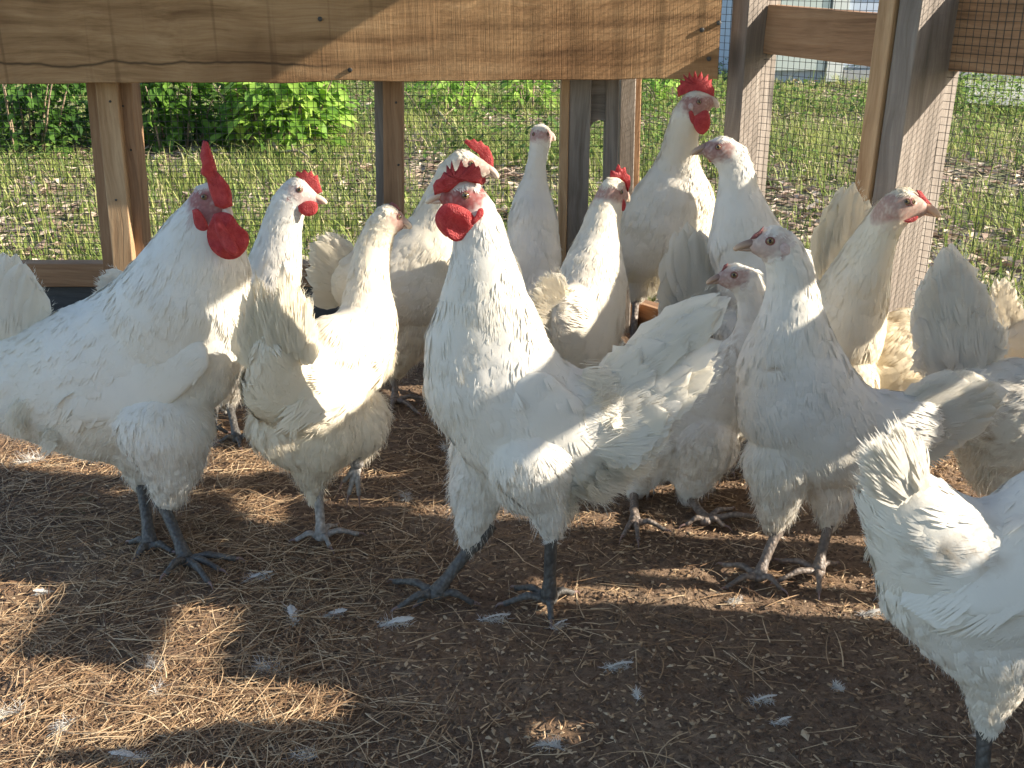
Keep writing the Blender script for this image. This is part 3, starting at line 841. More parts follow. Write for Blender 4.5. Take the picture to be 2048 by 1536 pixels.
def soft(acc, O, T, Nn, L, Wd, lift, R, mat=0, c=None, k=7):
    """feathers whose vane is split into k fine barb ribbons lying on the surface"""
    n = len(O)
    S = np.cross(T, Nn)
    L = L[:, None] * np.ones((1, k)); lat_ = np.tile(np.linspace(-1, 1, k), (n, 1)) + rng.uniform(-.12, .12, (n, k))
    Lk = L * (1 - .30 * lat_ ** 2) * rng.uniform(.84, 1.08, (n, k))
    rib = (Wd[:, None] / k) * 1.15 * np.ones((1, k))
    rows = [(0.0, .30, 1.0), (.38, .72, 1.0), (.74, .95, .8), (1.0, 1.08, .12)]
    V = []
    for (u, spread, wv) in rows:
        pos_u = u * Lk
        h = lift[:, None] * min(1, u * 1.6) * (1 - .25 * lat_ ** 2) - pos_u ** 2 / (2 * R[:, None]) - (.0010 if u == 0 else 0)
        ctr = O[:, None, :] + pos_u[..., None] * T[:, None, :] + (lat_ * spread * Wd[:, None] / 2)[..., None] * S[:, None, :] + h[..., None] * Nn[:, None, :]
        e = (rib * wv / 2)[..., None] * S[:, None, :]
        V += [ctr - e, ctr + e]
    V = np.stack(V, 2).reshape(-1, 3)           # n,k,8,3
    b = (np.arange(n * k) * 8)[:, None]
    F = np.concatenate([b + np.array([[0, 1, 3, 2]]), b + np.array([[2, 3, 5, 4]]), b + np.array([[4, 5, 7, 6]])])
    acc.add(V, F, mat, None if c is None else np.repeat(c, k * 8, axis=0))

def strands(acc, O, D, L, w, mat=0, c=None, grav=.25):
    n = len(O)
    D = nrm(D + rng.standard_normal((n, 3)) * .22)
    S = nrm(np.cross(D, rng.standard_normal((n, 3))))
    L = L[:, None]
    mid = O + D * L * .55; tip = O + D * L + np.array([0, 0, -1.0]) * L * grav + rng.standard_normal((n, 3)) * L * .1
    V = np.stack([O - S * w, O + S * w, mid + S * w * .75, mid - S * w * .75, tip], 1).reshape(-1, 3)
    i = (np.arange(n) * 5)[:, None]
    acc.add(V, np.concatenate([i, i + 1, i + 2, i + 3], 1), mat, None if c is None else np.repeat(c, 5, axis=0))
    acc.f.append((np.concatenate([i + 3, i + 2, i + 4], 1) + acc.n - len(V), mat))

def big_feather(acc, base, tip, width, nrmv, bend=.12, ragged=.5, mat=0, c=(0, 0, 0), round_=True, twist=0.0):
    base, tip = np.asarray(base), np.asarray(tip)
    D = tip - base; L = np.linalg.norm(D); D = D / L
    S = nrm(np.cross(D, nrmv)); Nn = nrm(np.cross(S, D))
    if twist: S, Nn = nrm(S * math.cos(twist) + Nn * math.sin(twist)), nrm(Nn * math.cos(twist) - S * math.sin(twist))
    R_, Cn = 18, 9
    us = np.linspace(0, 1, R_); V = []
    seed = random.random() * 100
    for i, u in enumerate(us):
        prof = min(1, (.16 + 1.5 * u)) * (1 if u < .70 else math.sqrt(max(0, 1 - ((u - .70) / .305) ** 2)))
        if not round_: prof = min(1, (.16 + 1.6 * u)) * (1 if u < .5 else max(.02, 1 - ((u - .5) / .5) ** 1.6))
        prof = max(prof, .03)
        for k in range(Cn):
            s = -1 + 2 * k / (Cn - 1)
            rag = 0
            if abs(s) > .6: rag = ragged * .28 * noise.noise(Vector((u * 26, s * 3, seed))) + ragged * .12 * random.gauss(0, 1) * (u > .3)
            if u > .9: rag2 = -ragged * .045 * L * abs(noise.noise(Vector((s * 6, seed, 3))) + random.gauss(0, .35))
            else: rag2 = 0
            ww = width / 2 * prof * (1 + rag)
            uu = u
            h = -.06 * width * abs(s) ** 1.4 + (.035 * width if k == Cn // 2 else 0) + .03 * width * noise.noise(Vector((u * 9, s * 2, seed + 5)))
            pos = base + D * (uu * L + rag2 - .10 * width * abs(s) * u) + S * (s * ww) + Nn * (h + bend * L * math.sin(math.pi * min(u, 1) * .9) - bend * L * .3 * u)
            V.append(pos)
    F = [[i * Cn + k, i * Cn + k + 1, (i + 1) * Cn + k + 1, (i + 1) * Cn + k] for i in range(R_ - 1) for k in range(Cn - 1)]
    acc.add(np.array(V), np.array(F), mat, c)

ICO = None
def ico():
    global ICO
    if ICO is None:
        import bmesh
        bm = bmesh.new(); bmesh.ops.create_icosphere(bm, subdivisions=3, radius=1)
        ICO = (np.array([v.co[:] for v in bm.verts]), np.array([[v.index for v in f.verts] for f in bm.faces])); bm.free()
    return ICO
def ellipsoid(acc, c, axes, radii, mat=0, col=None):
    v, f = ico()
    A = np.array(axes) * np.array(radii)[:, None]
    acc.add(v @ A + np.asarray(c), f, mat, col)

def remesh(acc, voxel, smooth):
    o = acc.build('tmp', [], None)
    m = o.modifiers.new('r', 'REMESH'); m.mode = 'VOXEL'; m.voxel_size = voxel
    s = o.modifiers.new('s', 'SMOOTH'); s.iterations = smooth; s.factor = .5
    dg = bpy.context.evaluated_depsgraph_get(); dg.update()
    ev = o.evaluated_get(dg); me = ev.to_mesh()
    nv = len(me.vertices); v = np.zeros(nv * 3, np.float32); me.vertices.foreach_get('co', v)
    nl = len(me.loops); li = np.zeros(nl, np.int32); me.loops.foreach_get('vertex_index', li)
    npg = len(me.polygons); tot = np.zeros(npg, np.int32); me.polygons.foreach_get('loop_total', tot)
    ev.to_mesh_clear()
    bpy.data.objects.remove(o)
    assert (tot == 4).all()
    return v.reshape(-1, 3).astype(float), li.reshape(-1, 4)

def pillow(acc, pts, thick, ndir, mat=0, c=None, rings=6, cen=None, warp=0.0):
    """solid from an outline: lens section, thickness along ndir"""
    pts = np.asarray(pts, float); ndir = nrm(ndir); n = len(pts)
    cc = pts.mean(0) if cen is None else np.asarray(cen)
    V = []; F = []
    ss = np.linspace(1, 0, rings + 1)[:-1]
    for side in (1, -1):
        for s in ss:
            th = thick / 2 * math.sqrt(max(0, 1 - s ** 4)) + .0002
            rw = cc + (pts - cc) * s
            V.append(rw + ndir * (side * th))
        V.append((cc + ndir * side * thick / 2)[None])
    V = np.concatenate(V)
    if warp:
        for i in range(len(V)):
            V[i] += ndir * warp * noise.noise(Vector(V[i] * 55))
    half = rings * n + 1
    for sd in (0, 1):
        o = sd * half
        for r in range(rings - 1):
            for k in range(n):
                k2 = (k + 1) % n; q = [o + r * n + k, o + r * n + k2, o + (r + 1) * n + k2, o + (r + 1) * n + k]
                F.append(q if sd == 0 else q[::-1])
        for k in range(n):
            q = [o + (rings - 1) * n + k, o + (rings - 1) * n + (k + 1) % n, o + rings * n]
            F.append(q if sd == 0 else q[::-1])
    for k in range(n):
        k2 = (k + 1) % n; F.append([k, half + k, half + k2, k2])
    acc.add(V, F, mat, c)

# ------------------------------------------------------------ birds
def bird(s):
    Y0 = s['Y']; kind = s.get('kind', 'chicken')
    fm = M[s.get('mat', 'feather')]; ft_ = M[s.get('mat', 'feather').replace('_pale', '') + '_tail']
    yg = s.get('lat')          # optional lateral override
    # stations -> world
    def st(q, dflt=0.0, k=1.0):
        x, y, r = q[0], q[1], q[2]; dy = q[3] if len(q) > 3 else dflt
        w = P(x, y, Y0 + dy); return w, r * dep(w) * k
    nN_ = s['neck']
    trunk = [st(q, 0, 1.02 if i < nN_ else 1.05) for i, q in enumerate(s['trunk'])]          # from head base down to rump
    nN = s['neck']                               # number of stations that are head+neck
    headc, headr = trunk[0]
    nb, tb = trunk[min(nN, len(trunk) - 1)][0], trunk[-1][0]
    hd = (nb - tb) * [1, 1, 0]; hd = nrm(hd)
    lat = np.array([-hd[1], hd[0], 0]) if yg is None else nrm(yg)
    fw = np.cross(lat, [0, 0, 1.0]) if yg is not None else hd
    acc = Acc(); seg = []
    def chain(C, wr, tagn, down=False, rev=False):
        for i in range(len(C) - 1):
            (a, ra), (b, rb) = C[i], C[i + 1]
            m = max(2, int(np.linalg.norm(b - a) / (min(ra, rb) * .22)) + 1)
            wa = wr[i] if isinstance(wr, list) else wr; wb = wr[i + 1] if isinstance(wr, list) else wr
            for t in np.linspace(0, 1, m, endpoint=(i == len(C) - 2)):
                r = ra + (rb - ra) * t; w_ = wa + (wb - wa) * t
                ellipsoid(acc, a + (b - a) * t, [lat, np.cross([0, 0, 1.0], lat), [0, 0, 1.0]], [r * w_, r, r])
            seg.append((a, b, ra, rb, nrm(a - b) if rev else nrm(b - a), tagn if isinstance(tagn, int) else tagn[i]))
    wr = [.86] * nN + [s.get('wid', .80)] * (len(trunk) - nN)
    chain(trunk, wr, [0 if i == 0 else (1 if i < nN else 2) for i in range(len(trunk) - 1)])
    # face
    bk = s.get('beak')
    eye_s = s.get('eye')
    if bk:
        hdy = s['trunk'][0][3] if len(s['trunk'][0]) > 3 else 0
        bdy = bk[4] if len(bk) > 4 else 0
        B0 = P(bk[0], bk[1], Y0 + hdy + bdy * .4); B1 = P(bk[2], bk[3], Y0 + hdy + bdy)
        fdir = nrm(B1 - headc)
        chain([(headc, headr * .93), (headc * .45 + B0 * .55, headr * .72), (B0, headr * .42)], .80, 0, rev=True)
    for C in s.get('thighs', []):
        chain([st(q) for q in C], .9, 3)
    for C in s.get('extra', []):
        chain([st(q) for q in C], .8, 2)
    v, f = remesh(acc, .0036, 9)
    # soft lumps of plumage
    for_n = np.array([noise.noise(Vector(p * 26)) + .5 * noise.noise(Vector(p * 60)) for p in v])
    e1 = v[f[:, 1]] - v[f[:, 0]]; e2 = v[f[:, 3]] - v[f[:, 0]]
    fn = nrm(np.cross(e1, e2)); vn = np.zeros_like(v)
    for k in range(4): np.add.at(vn, f[:, k], fn)
    vn = nrm(vn)
    hr_d = np.linalg.norm(v - headc, axis=1)
    v = v + vn * (for_n * .0022 * np.clip(hr_d / .06 - .7, 0, 1))[:, None]
    bvh = BVHTree.FromPolygons([tuple(p) for p in v], [tuple(q) for q in f.tolist()])
    def hit(px, py):
        r = Vector(nrm(ray(px, py))); h = bvh.ray_cast(Vector(CAM), r)
        return None if h[0] is None else np.array(h[0])
    # colour masks
    flat_ = lambda p: p - np.outer((p - headc) @ lat, lat) if p.ndim == 2 else p - ((p - headc) @ lat) * lat
    eyeP = None
    if eye_s: eyeP = hit(*eye_s[:2])
    def tint_of(p):
        t = np.zeros((len(p), 3)); fp = flat_(p)
        if bk and (eyeP is not None):
            A_, B_ = flat_(eyeP), flat_(B0); d = B_ - A_; A2 = A_ - d * .25
            d = B_ - A2; q = np.clip(((fp - A2) @ d) / (d @ d + 1e-9), 0, 1)
            ds = np.linalg.norm(fp - (A2 + q[:, None] * d), axis=1)
            fr = headr * s.get('face', .55)
            nz = np.array([noise.noise(Vector(x * 160)) for x in p]) * .18 * fr if len(p) < 1e6 else 0
            t[:, 0] = np.clip((fr + nz - ds) / (fr * .35), 0, 1) * s.get('red', 1.0)
            far = np.linalg.norm(p - headc, axis=1) > headr * 2.0; t[far, 0] = 0
            above = (fp - A_)[:, 2] / headr; t[:, 0] *= np.clip((s.get('brow', .42) - above) / .18, 0, 1)
            t[:, 0] *= np.clip(1.0 + .8 * np.array([noise.noise(Vector(x * 330)) for x in p]), .35, 1)
            if s.get('cheek'):
                Ck = hit(*s['cheek'][:2])
                if Ck is not None:
                    C_ = flat_(Ck); d = C_ - A_; q = np.clip(((fp - A_) @ d) / (d @ d + 1e-9), 0, 1)
                    ds = np.linalg.norm(fp - (A_ + q[:, None] * d), axis=1)
                    t[:, 0] = np.maximum(t[:, 0], np.clip((headr * .5 - ds) / (headr * .25), 0, 1) * .85)
            if s.get('lobe'):
                L_ = hit(*s['lobe'][:2])
                if L_ is not None:
                    dl = np.linalg.norm(fp - flat_(L_), axis=1); t[:, 0] = np.maximum(t[:, 0], np.clip((headr * .2 - dl) / (headr * .1), 0, 1) * .8)
        for (dx, dyy, dr) in s.get('dirt', []):
            h = hit(dx, dyy)
            if h is not None:
                dd = np.linalg.norm(p - h, axis=1); t[:, 1] = np.maximum(t[:, 1], np.clip(1.3 - dd / (dr * dep(h)), 0, 1))
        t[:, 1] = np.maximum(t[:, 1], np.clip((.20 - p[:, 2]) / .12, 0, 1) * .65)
        t[:, 2] = s.get('cream', .25) + .3 * np.array([noise.noise(Vector(x * 9)) for x in p])
        return np.clip(t, 0, 1)
    vt = tint_of(v)
    A = Acc(); A.add(v, f, 0, vt)
    # ---- feathers on the surface
    fc = v[f].mean(1)
    area = np.linalg.norm(np.cross(e1, e2), axis=1)
    SA = np.array([q[0] for q in seg]); SB = np.array([q[1] for q in seg]); SR = np.array([[q[2], q[3]] for q in seg]); SD = np.array([q[4] for q in seg]); ST = np.array([q[5] for q in seg])
    def nearest(p):
        best = np.full(len(p), 1e9); bi = np.zeros(len(p), int)
        for i in range(len(seg)):
            d = SB[i] - SA[i]; q = np.clip(((p - SA[i]) @ d) / (d @ d + 1e-12), 0, 1)
            r = SR[i, 0] + (SR[i, 1] - SR[i, 0]) * q
            ds = np.linalg.norm(p - (SA[i] + q[:, None] * d), axis=1) / (r + .008) 
            m = ds < best; best[m] = ds[m]; bi[m] = i
        return bi
    bi = nearest(fc)
    flow = SD[bi] + np.array([0, 0, -.35]) + rng.standard_normal(fc.shape) * .08
    tg = ST[bi]
    thigh = tg == 3
    flow[thigh] = SD[bi][thigh] + [0, 0, -.5]
    # smooth flow by cell averaging
    key = np.floor(fc / .03).astype(int); _, inv = np.unique(key, axis=0, return_inverse=True); inv = inv.ravel()
    sm = np.zeros((inv.max() + 1, 3)); np.add.at(sm, inv, nrm(flow)); flow = nrm(flow) * .6 + nrm(sm)[inv]
    ft = nrm(flow - fn * np.sum(flow * fn, 1)[:, None])
    ftint = tint_of(fc)
    facing = fc - CAM
    ok = (ftint[:, 0] < .35)
    def pick(mask, dens):
        w = area * mask; n = int(w.sum() * dens)
        if n < 1: return np.zeros(0, int)
        return rng.choice(len(fc), n, p=w / w.sum())
    sc_ = s.get('fs', 1.0); hs = s.get('hair', 1.0)
    nd = np.linalg.norm(fc - headc, axis=1)
    for (mask, dens, L, Wd, lift) in (
            ((tg == 0) & ok & (nd < headr * 1.35), 34000, .0085, .0045, .0004),
            ((tg <= 1) & ok & (nd > headr * .9), 20000, .024, .0085, .0005),
            ((tg == 2) & ok, 9500, .027, .0150, .0009),
            ((tg == 3) & ok, 9000, .020, .011, .0018)):
        ix = pick(mask, dens)
        if len(ix) == 0: continue
        n = len(ix)
        L = L * np.clip((nd[ix] / headr - .5) / 1.6, .3, 1) if L > .01 else L
        jit = (rng.random((n, 3)) - .5) * .001
        soft(A, fc[ix] + jit, ft[ix], fn[ix], L * sc_ * rng.uniform(.75, 1.3, n), Wd * sc_ * rng.uniform(.7, 1.2, n), lift * rng.uniform(.4, 1.6, n), np.full(n, .03 if Wd < .006 else (.30 if Wd < .010 else .13)), 0, ftint[ix], 3 if Wd < .006 else (5 if Wd < .01 else 7))
    # soft down along belly, thighs, rump
    zrel = fc[:, 2]
    low = (fn[:, 2] < .25)
    ix = pick(((tg == 3) | ((tg == 2) & (fn[:, 2] < -.15))) & ok, 60000)
    if len(ix):
        n = len(ix)
        strands(A, fc[ix], ft[ix] * .8 + fn[ix] * .55, hs * np.where(tg[ix] == 3, rng.uniform(.006, .016, n), rng.uniform(.004, .012, n)), .00025 * hs, 0, ftint[ix], .2)
    ix = pick((tg == 2) & ok, 12000)
    if len(ix): strands(A, fc[ix], ft[ix] + fn[ix] * .12, hs * rng.uniform(.005, .011, len(ix)), .00028 * hs, 0, ftint[ix], .1)
    ix = pick((tg <= 1) & ok & (nd > headr * 1.3), 12000)
    if len(ix): strands(A, fc[ix], ft[ix] + fn[ix] * .10, rng.uniform(.006, .013, len(ix)), .00025, 0, ftint[ix], .05)
    # ---- legs
    for li_, lg in enumerate(s.get('legs', [])):
        th_ = s['thighs'][min(li_, len(s['thighs']) - 1)][-1]
        lg.setdefault('Yh', Y0 + (th_[3] if len(th_) > 3 else 0) + lg.get('dy', 0) * 0)
        hk = lg['hock']; foot = lg['foot']
        lz = lg.get('z', 0)
        R0 = s.get('legr', .0068)
        if lz:      # raised foot
            H0 = P(hk[0], hk[1], Y0 + lg.get('dy', 0)); F0 = P(foot[0], foot[1], Y0 + lg.get('dy', 0))
        else:
            F0 = G(foot[0], foot[1], .016); H0 = P(hk[0], hk[1], lg.get('Yh', F0[1] + lg.get('dy', 0.0)))
        up0 = H0 + nrm(H0 - F0) * .035
        pts = spline([up0, H0, H0 * .5 + F0 * .5 + np.array([0, .002, 0]), F0], 16)
        rr_ = np.interp(np.linspace(0, 1, 16), [0, .28, .42, .8, 1], [R0 * 1.35, R0 * 1.4, R0 * .95, R0 * .9, R0 * 1.35])
        tube(A, pts, rr_, 14, 1)
        ellipsoid(A, F0, [[1, 0, 0], [0, 1, 0], [0, 0, 1]], [R0 * 1.35, R0 * 1.35, R0 * 1.0], 1)
        for tp in lg['toes']:
            if lz: E = P(tp[0], tp[1], Y0 + lg.get('dy', 0) + (tp[2] if len(tp) > 2 else 0))
            else: E = G(tp[0], tp[1], .006 + floor_h(*G(tp[0], tp[1])[:2]))
            d = E - F0; m = F0 + d * .5 + np.array([0, 0, .007 if not lz else 0]) + (np.array([0, -.004, 0]) if lz else 0)
            tpz = spline([F0, F0 + d * .22 + np.array([0, 0, .003 if not lz else 0]), m, E], 17)
            tt = np.linspace(0, 1, 17)
            r_ = np.interp(tt, [0, .15, .8, 1], [R0 * .95, R0 * .72, R0 * .50, R0 * .42]) * (1 + .10 * np.cos(tt * 19))
            tube(A, tpz, r_, 10, 1)
            cl = nrm(d) * .013; dn = np.array([0, 0, -.006])
            tube(A, spline([E - nrm(d) * .003, E + cl * .5 + [0, 0, .001], E + cl + dn], 7), np.linspace(R0 * .36, .0004, 7), 7, 2)
    org = trunk[min(nN + 1, len(trunk) - 1)][0]
    base = np.array([org[0], org[1], 0.0])
    root = empty(s['name'], tuple(base)); tag(root, s['label'], s['name'], 'white chickens in the run')
    A.build('body', [fm, M[s.get('leg', 'leg')], M['beak_dark']], root, origin=base)
    # ---- wings
    for wg in s.get('wings', []):
        Wc = []; wa = Acc(); dirs = []
        for (x, y, r) in wg:
            h = hit(x, y)
            if h is None: continue
            Wc.append((h, r * dep(h)))
        if len(Wc) < 2: continue
        vd = nrm(CAM - Wc[0][0])
        along = nrm(Wc[-1][0] - Wc[0][0])
        nn = nrm(vd - along * (vd @ along)); up_ = np.cross(nn, along)
        for i in range(len(Wc) - 1):
            (a, ra), (b, rb) = Wc[i], Wc[i + 1]
            for t in np.linspace(0, 1, 9):
                r = ra + (rb - ra) * t
                ellipsoid(wa, a + (b - a) * t - nn * .005, [along, up_, nn], [r * 1.0, r, .0075 * (r / Wc[0][1]) ** .5 + .001])
        wv, wf = remesh(wa, .0036, 6)
        B = Acc(); B.add(wv, wf, 0, tint_of(wv))
        g1 = wv[wf[:, 1]] - wv[wf[:, 0]]; g2 = wv[wf[:, 3]] - wv[wf[:, 0]]; wn_ = nrm(np.cross(g1, g2)); wc = wv[wf].mean(1); wr_ = np.linalg.norm(np.cross(g1, g2), axis=1)
        m = (wn_ @ nn > .05); w_ = wr_ * m; n = int(w_.sum() * 5200)
        ix = rng.choice(len(wc), n, p=w_ / w_.sum())
        fl = nrm(along + .25 * np.array([0, 0, -1.0]) + .06 * rng.standard_normal((n, 3))); fl = nrm(fl - wn_[ix] * np.sum(fl * wn_[ix], 1)[:, None])
        pr = np.clip(((wc[ix] - Wc[0][0]) @ along) / (np.linalg.norm(Wc[-1][0] - Wc[0][0]) + 1e-6), 0, 1)
        soft(B, wc[ix], fl, wn_[ix], (.026 + .026 * pr) * rng.uniform(.8, 1.2, n), (.014 + .006 * pr), .0009 * rng.uniform(.4, 1.5, n), np.full(n, .10), 0, tint_of(wc[ix]), 8)
        for k in range(7):
            t = k / 6; e = Wc[-1][0]; r = Wc[-1][1]
            b0 = Wc[-2][0] + up_ * (r * (1 - 2 * t) * .8) + nn * .004
            big_feather(B, b0 - nn * .004, e + along * (.028 + .01 * t) + up_ * (r * (1 - 2 * t) * .6) - nn * .008, .024, nn, .02, .35, 0, (0, 0, .3))
        B.build('wing', fm, root, origin=base)
    # ---- tail
    tl = s.get('tail')
    if tl:
        B = Acc()
        bs = [P(x, y, Y0 + (q[0] if q else 0)) for x, y, *q in tl['base']]
        tips = [P(x, y, Y0 + (q[0] if q else 0)) for x, y, *q in tl['tips']]
        tips = np.array(tips); bs = np.array(bs)
        fanN = np.cross(tips[0] - bs[0], tips[-1] - bs[-1]); 
        fanN = nrm(fanN) if np.linalg.norm(fanN) > 1e-8 else lat
        if fanN @ (CAM - bs[0]) < 0: fanN = -fanN
        n = tl.get('n', 12); wd = tl.get('w', .032)
        ar = np.linspace(0, 1, len(tips)); br = np.linspace(0, 1, len(bs))
        for layer, (sc, off, nn_) in enumerate(((1.0, -.004, n), (.96, .003, n), (.55, .007, int(n * .8)))):
            for k in range(nn_):
                t = (k + (.5 if layer % 2 else 0)) / max(1, nn_ - 1); t = min(t, 1)
                tip = np.array([np.interp(t, ar, tips[:, j]) for j in range(3)]); b = np.array([np.interp(t, br, bs[:, j]) for j in range(3)])
                L_ = tip - b
                rg_ = tl.get('rag', .5) > .8
                tip = b + L_ * (sc * (random.uniform(.80, 1.04) if rg_ else random.uniform(.92, 1.02))) + fanN * random.gauss(0, .004 if rg_ else .0015)
                big_feather(B, b + fanN * off * .6, tip + fanN * off, wd * random.uniform(.9, 1.2), fanN, .03 * random.uniform(.2, 1), tl.get('rag', .5), 0, (0, tl.get('dirt', 0), .15 + .35 * random.random()), twist=random.gauss(0, .16 if rg_ else .05), round_=not tl.get('pt', 0))
                m_ = 70
                uu = rng.random(m_) ** .5; D_ = nrm(tip - b); S_ = nrm(np.cross(D_, fanN)); sd = np.where(rng.random(m_) > .5, 1, -1)[:, None]
                wp = (np.where(uu < .5, 1, np.clip(1 - ((uu - .5) / .5) ** 1.6, 0, 1)) if tl.get('pt') else np.where(uu < .8, 1, np.sqrt(np.clip(1 - ((uu - .8) / .21) ** 2, 0, 1))))[:, None]
                O_ = b + (tip - b) * uu[:, None] + S_ * sd * wp * wd * .43 + fanN * off
                strands(B, O_, D_ + S_ * sd * .35, rng.uniform(.004, .009, m_), .00025, 0, np.tile([0, 0, .3], (m_, 1)), .0)
        # small coverts that blend the tail into the back
        cb = []
        for k in range(150):
            t = random.random(); q = random.random() * .42
            tip = np.array([np.interp(t, ar, tips[:, j]) for j in range(3)]); b = np.array([np.interp(t, br, bs[:, j]) for j in range(3)])
            cb.append((b + (tip - b) * q + fanN * (.012 - .006 * q / .42) + rng.standard_normal(3) * .002, nrm(tip - b)))
        soft(B, np.array([q[0] for q in cb]), np.array([q[1] for q in cb]), np.tile(fanN, (len(cb), 1)), rng.uniform(.028, .05, len(cb)), rng.uniform(.012, .018, len(cb)), np.full(len(cb), .001), np.full(len(cb), .25), 0, np.tile([0, 0, .3], (len(cb), 1)), 8)
        B.build('tail', ft_, root, origin=base)
    # fluffy trailing feathers (saddle / rump)
    fl = s.get('fluff')
    if fl:
        B = Acc()
        for (x0, y0, x1, y1, n, w, *dy) in fl:
            a = hit(x0, y0)
            if a is None: a = P(x0, y0, Y0)
            for k in range(n):
                dd = (random.random() - .5) * (dy[1] if len(dy) > 1 else .05)
                e = P(x1 + random.gauss(0, 9), y1 + random.gauss(0, 9), Y0 + (dy[0] if dy else 0) + dd)
                a2 = a + np.array([random.gauss(0, .012), random.gauss(0, .01), random.gauss(0, .012)])
                Lf = min(np.linalg.norm(e - a2), .05); st_ = e - nrm(e - a2) * Lf
                soft(B, st_[None], nrm(e - a2)[None], nrm(CAM - a2)[None], np.array([Lf]), np.array([w * 1.1]), np.array([.001]), np.array([.12]), 0, np.array([[0, 0, .4]]), 12)
                m_ = 26
                strands(B, st_ + rng.standard_normal((m_, 3)) * w * .3, np.tile(nrm(e - a2), (m_, 1)), rng.uniform(.4, .75, m_) * Lf, .0003, 0, np.tile([0, 0, .4], (m_, 1)), .15)
        B.build('rump_feathers', ft_, root, origin=base)
    # ---- beak
    if bk:
        B = Acc(); L = np.linalg.norm(B1 - B0); d = nrm(B1 - B0); dn = np.array([0, 0, -1.0]); dn = nrm(dn - d * (dn @ d))
        st0 = B0 - d * headr * .35
        up = [st0 - dn * headr * .10, B0 - dn * headr * .16, B0 + d * L * .55 - dn * headr * .12, B0 + d * L * .92 + dn * headr * .02, B1 + dn * headr * .06]
        pts = spline(up, 14); rr_ = np.interp(np.linspace(0, 1, 14), [0, .3, .65, .9, 1], [headr * .30, headr * .28, headr * .20, headr * .10, .0005])
        V0 = B.n; tube(B, pts, rr_, 12, 0, (0, 0, 0), .85)
        cc = np.clip((B.v[-1] - B0) @ d / L, 0, 1); B.c[-1] = np.stack([cc, cc * 0, cc * 0], 1)
        lo = [st0 + dn * headr * .22, B0 + dn * headr * .17, B0 + d * L * .5 + dn * headr * .13, B0 + d * L * .84 + dn * headr * .10]
        tube(B, spline(lo, 10), np.interp(np.linspace(0, 1, 10), [0, .5, 1], [headr * .26, headr * .20, .0006]), 10, 0, (.5, 0, 0), .7)
        B.build('beak', M[s.get('beakm', 'beak')], root, origin=base)
    # ---- eyes (near one where the photo shows it, far one mirrored)
    if eyeP is not None:
        er = eye_s[2] * dep(eyeP)
        inn = nrm(headc - eyeP)
        e = eyeP + inn * er * .35
        mir = e - 2 * ((e - headc) @ lat) * lat
        for q in (e, mir):
            ow = nrm(q - headc); ow = nrm(ow + .6 * lat * np.sign((q - headc) @ lat))
            t1 = nrm(np.cross(ow, [0, 0, 1.0])); t2 = np.cross(ow, t1)
            B = Acc(); ellipsoid(B, q, [t1, t2, ow], [er, er, er * .9], 0); eo = B.build('eye', M['iris'], root, origin=base)
            B = Acc(); ellipsoid(B, q + ow * er * .5, [t1, t2, ow], [er * .52, er * .52, er * .50], 0)
            pu = B.build('pupil', M['pupil'], None, origin=base); pu.parent = eo; pu.location = (0, 0, 0)
            # eyelid ring goes with the eye
            R = Acc(); an = np.linspace(0, 2 * math.pi, 20)[:-1]
            ring = [q + ow * er * .28 + (t1 * math.cos(a_) * 1.05 + t2 * math.sin(a_) * .92) * er for a_ in np.append(an, an[0])]
            tube(R, ring, [er * .2] * len(ring), 6); rn = R.build('eyelid', M['darkcomb'], None, origin=base); rn.parent = eo; rn.location = (0, 0, 0)
    # ---- comb, wattle, earlobe
    for part in ('comb', 'wattle', 'earlobe'):
        sp = s.get(part)
        if not sp: continue
        B = Acc()
        for item in sp:
            pts = item['p']; dy = item.get('dy', 0); hy = s['trunk'][0][3] if len(s['trunk'][0]) > 3 else 0
            if item.get('on'):     # sits on the visible surface
                cx_ = sum(p[0] for p in pts) / len(pts); cy_ = sum(p[1] for p in pts) / len(pts)
                h = hit(cx_, cy_); Yp = h[1] + dy if h is not None else Y0 + hy + dy
            else: Yp = Y0 + hy + dy
            w3 = np.array([P(x, y, Yp) for x, y in pts])
            dense = spline(np.vstack([w3, w3[:1]]), len(w3) * 3)[:-1] if item.get('smooth') else np.concatenate([w3[i] + (w3[(i + 1) % len(w3)] - w3[i]) * np.array([0, .5])[:, None] for i in range(len(w3))])
            cen = P(item['c'][0], item['c'][1], Yp) if 'c' in item else None
            pillow(B, dense, item.get('t', .006), nrm(CAM - w3[0]) if part != 'comb' else nrm(lat * np.sign(lat @ (CAM - w3[0]) + 1e-9) + .8 * nrm(CAM - w3[0])), 0, None, 7, cen, item.get('warp', .001))
        B.build(part, M['lobe'] if part == 'earlobe' else M[s.get('combm', 'comb')], root, origin=base)
    return root

BIRDS = []

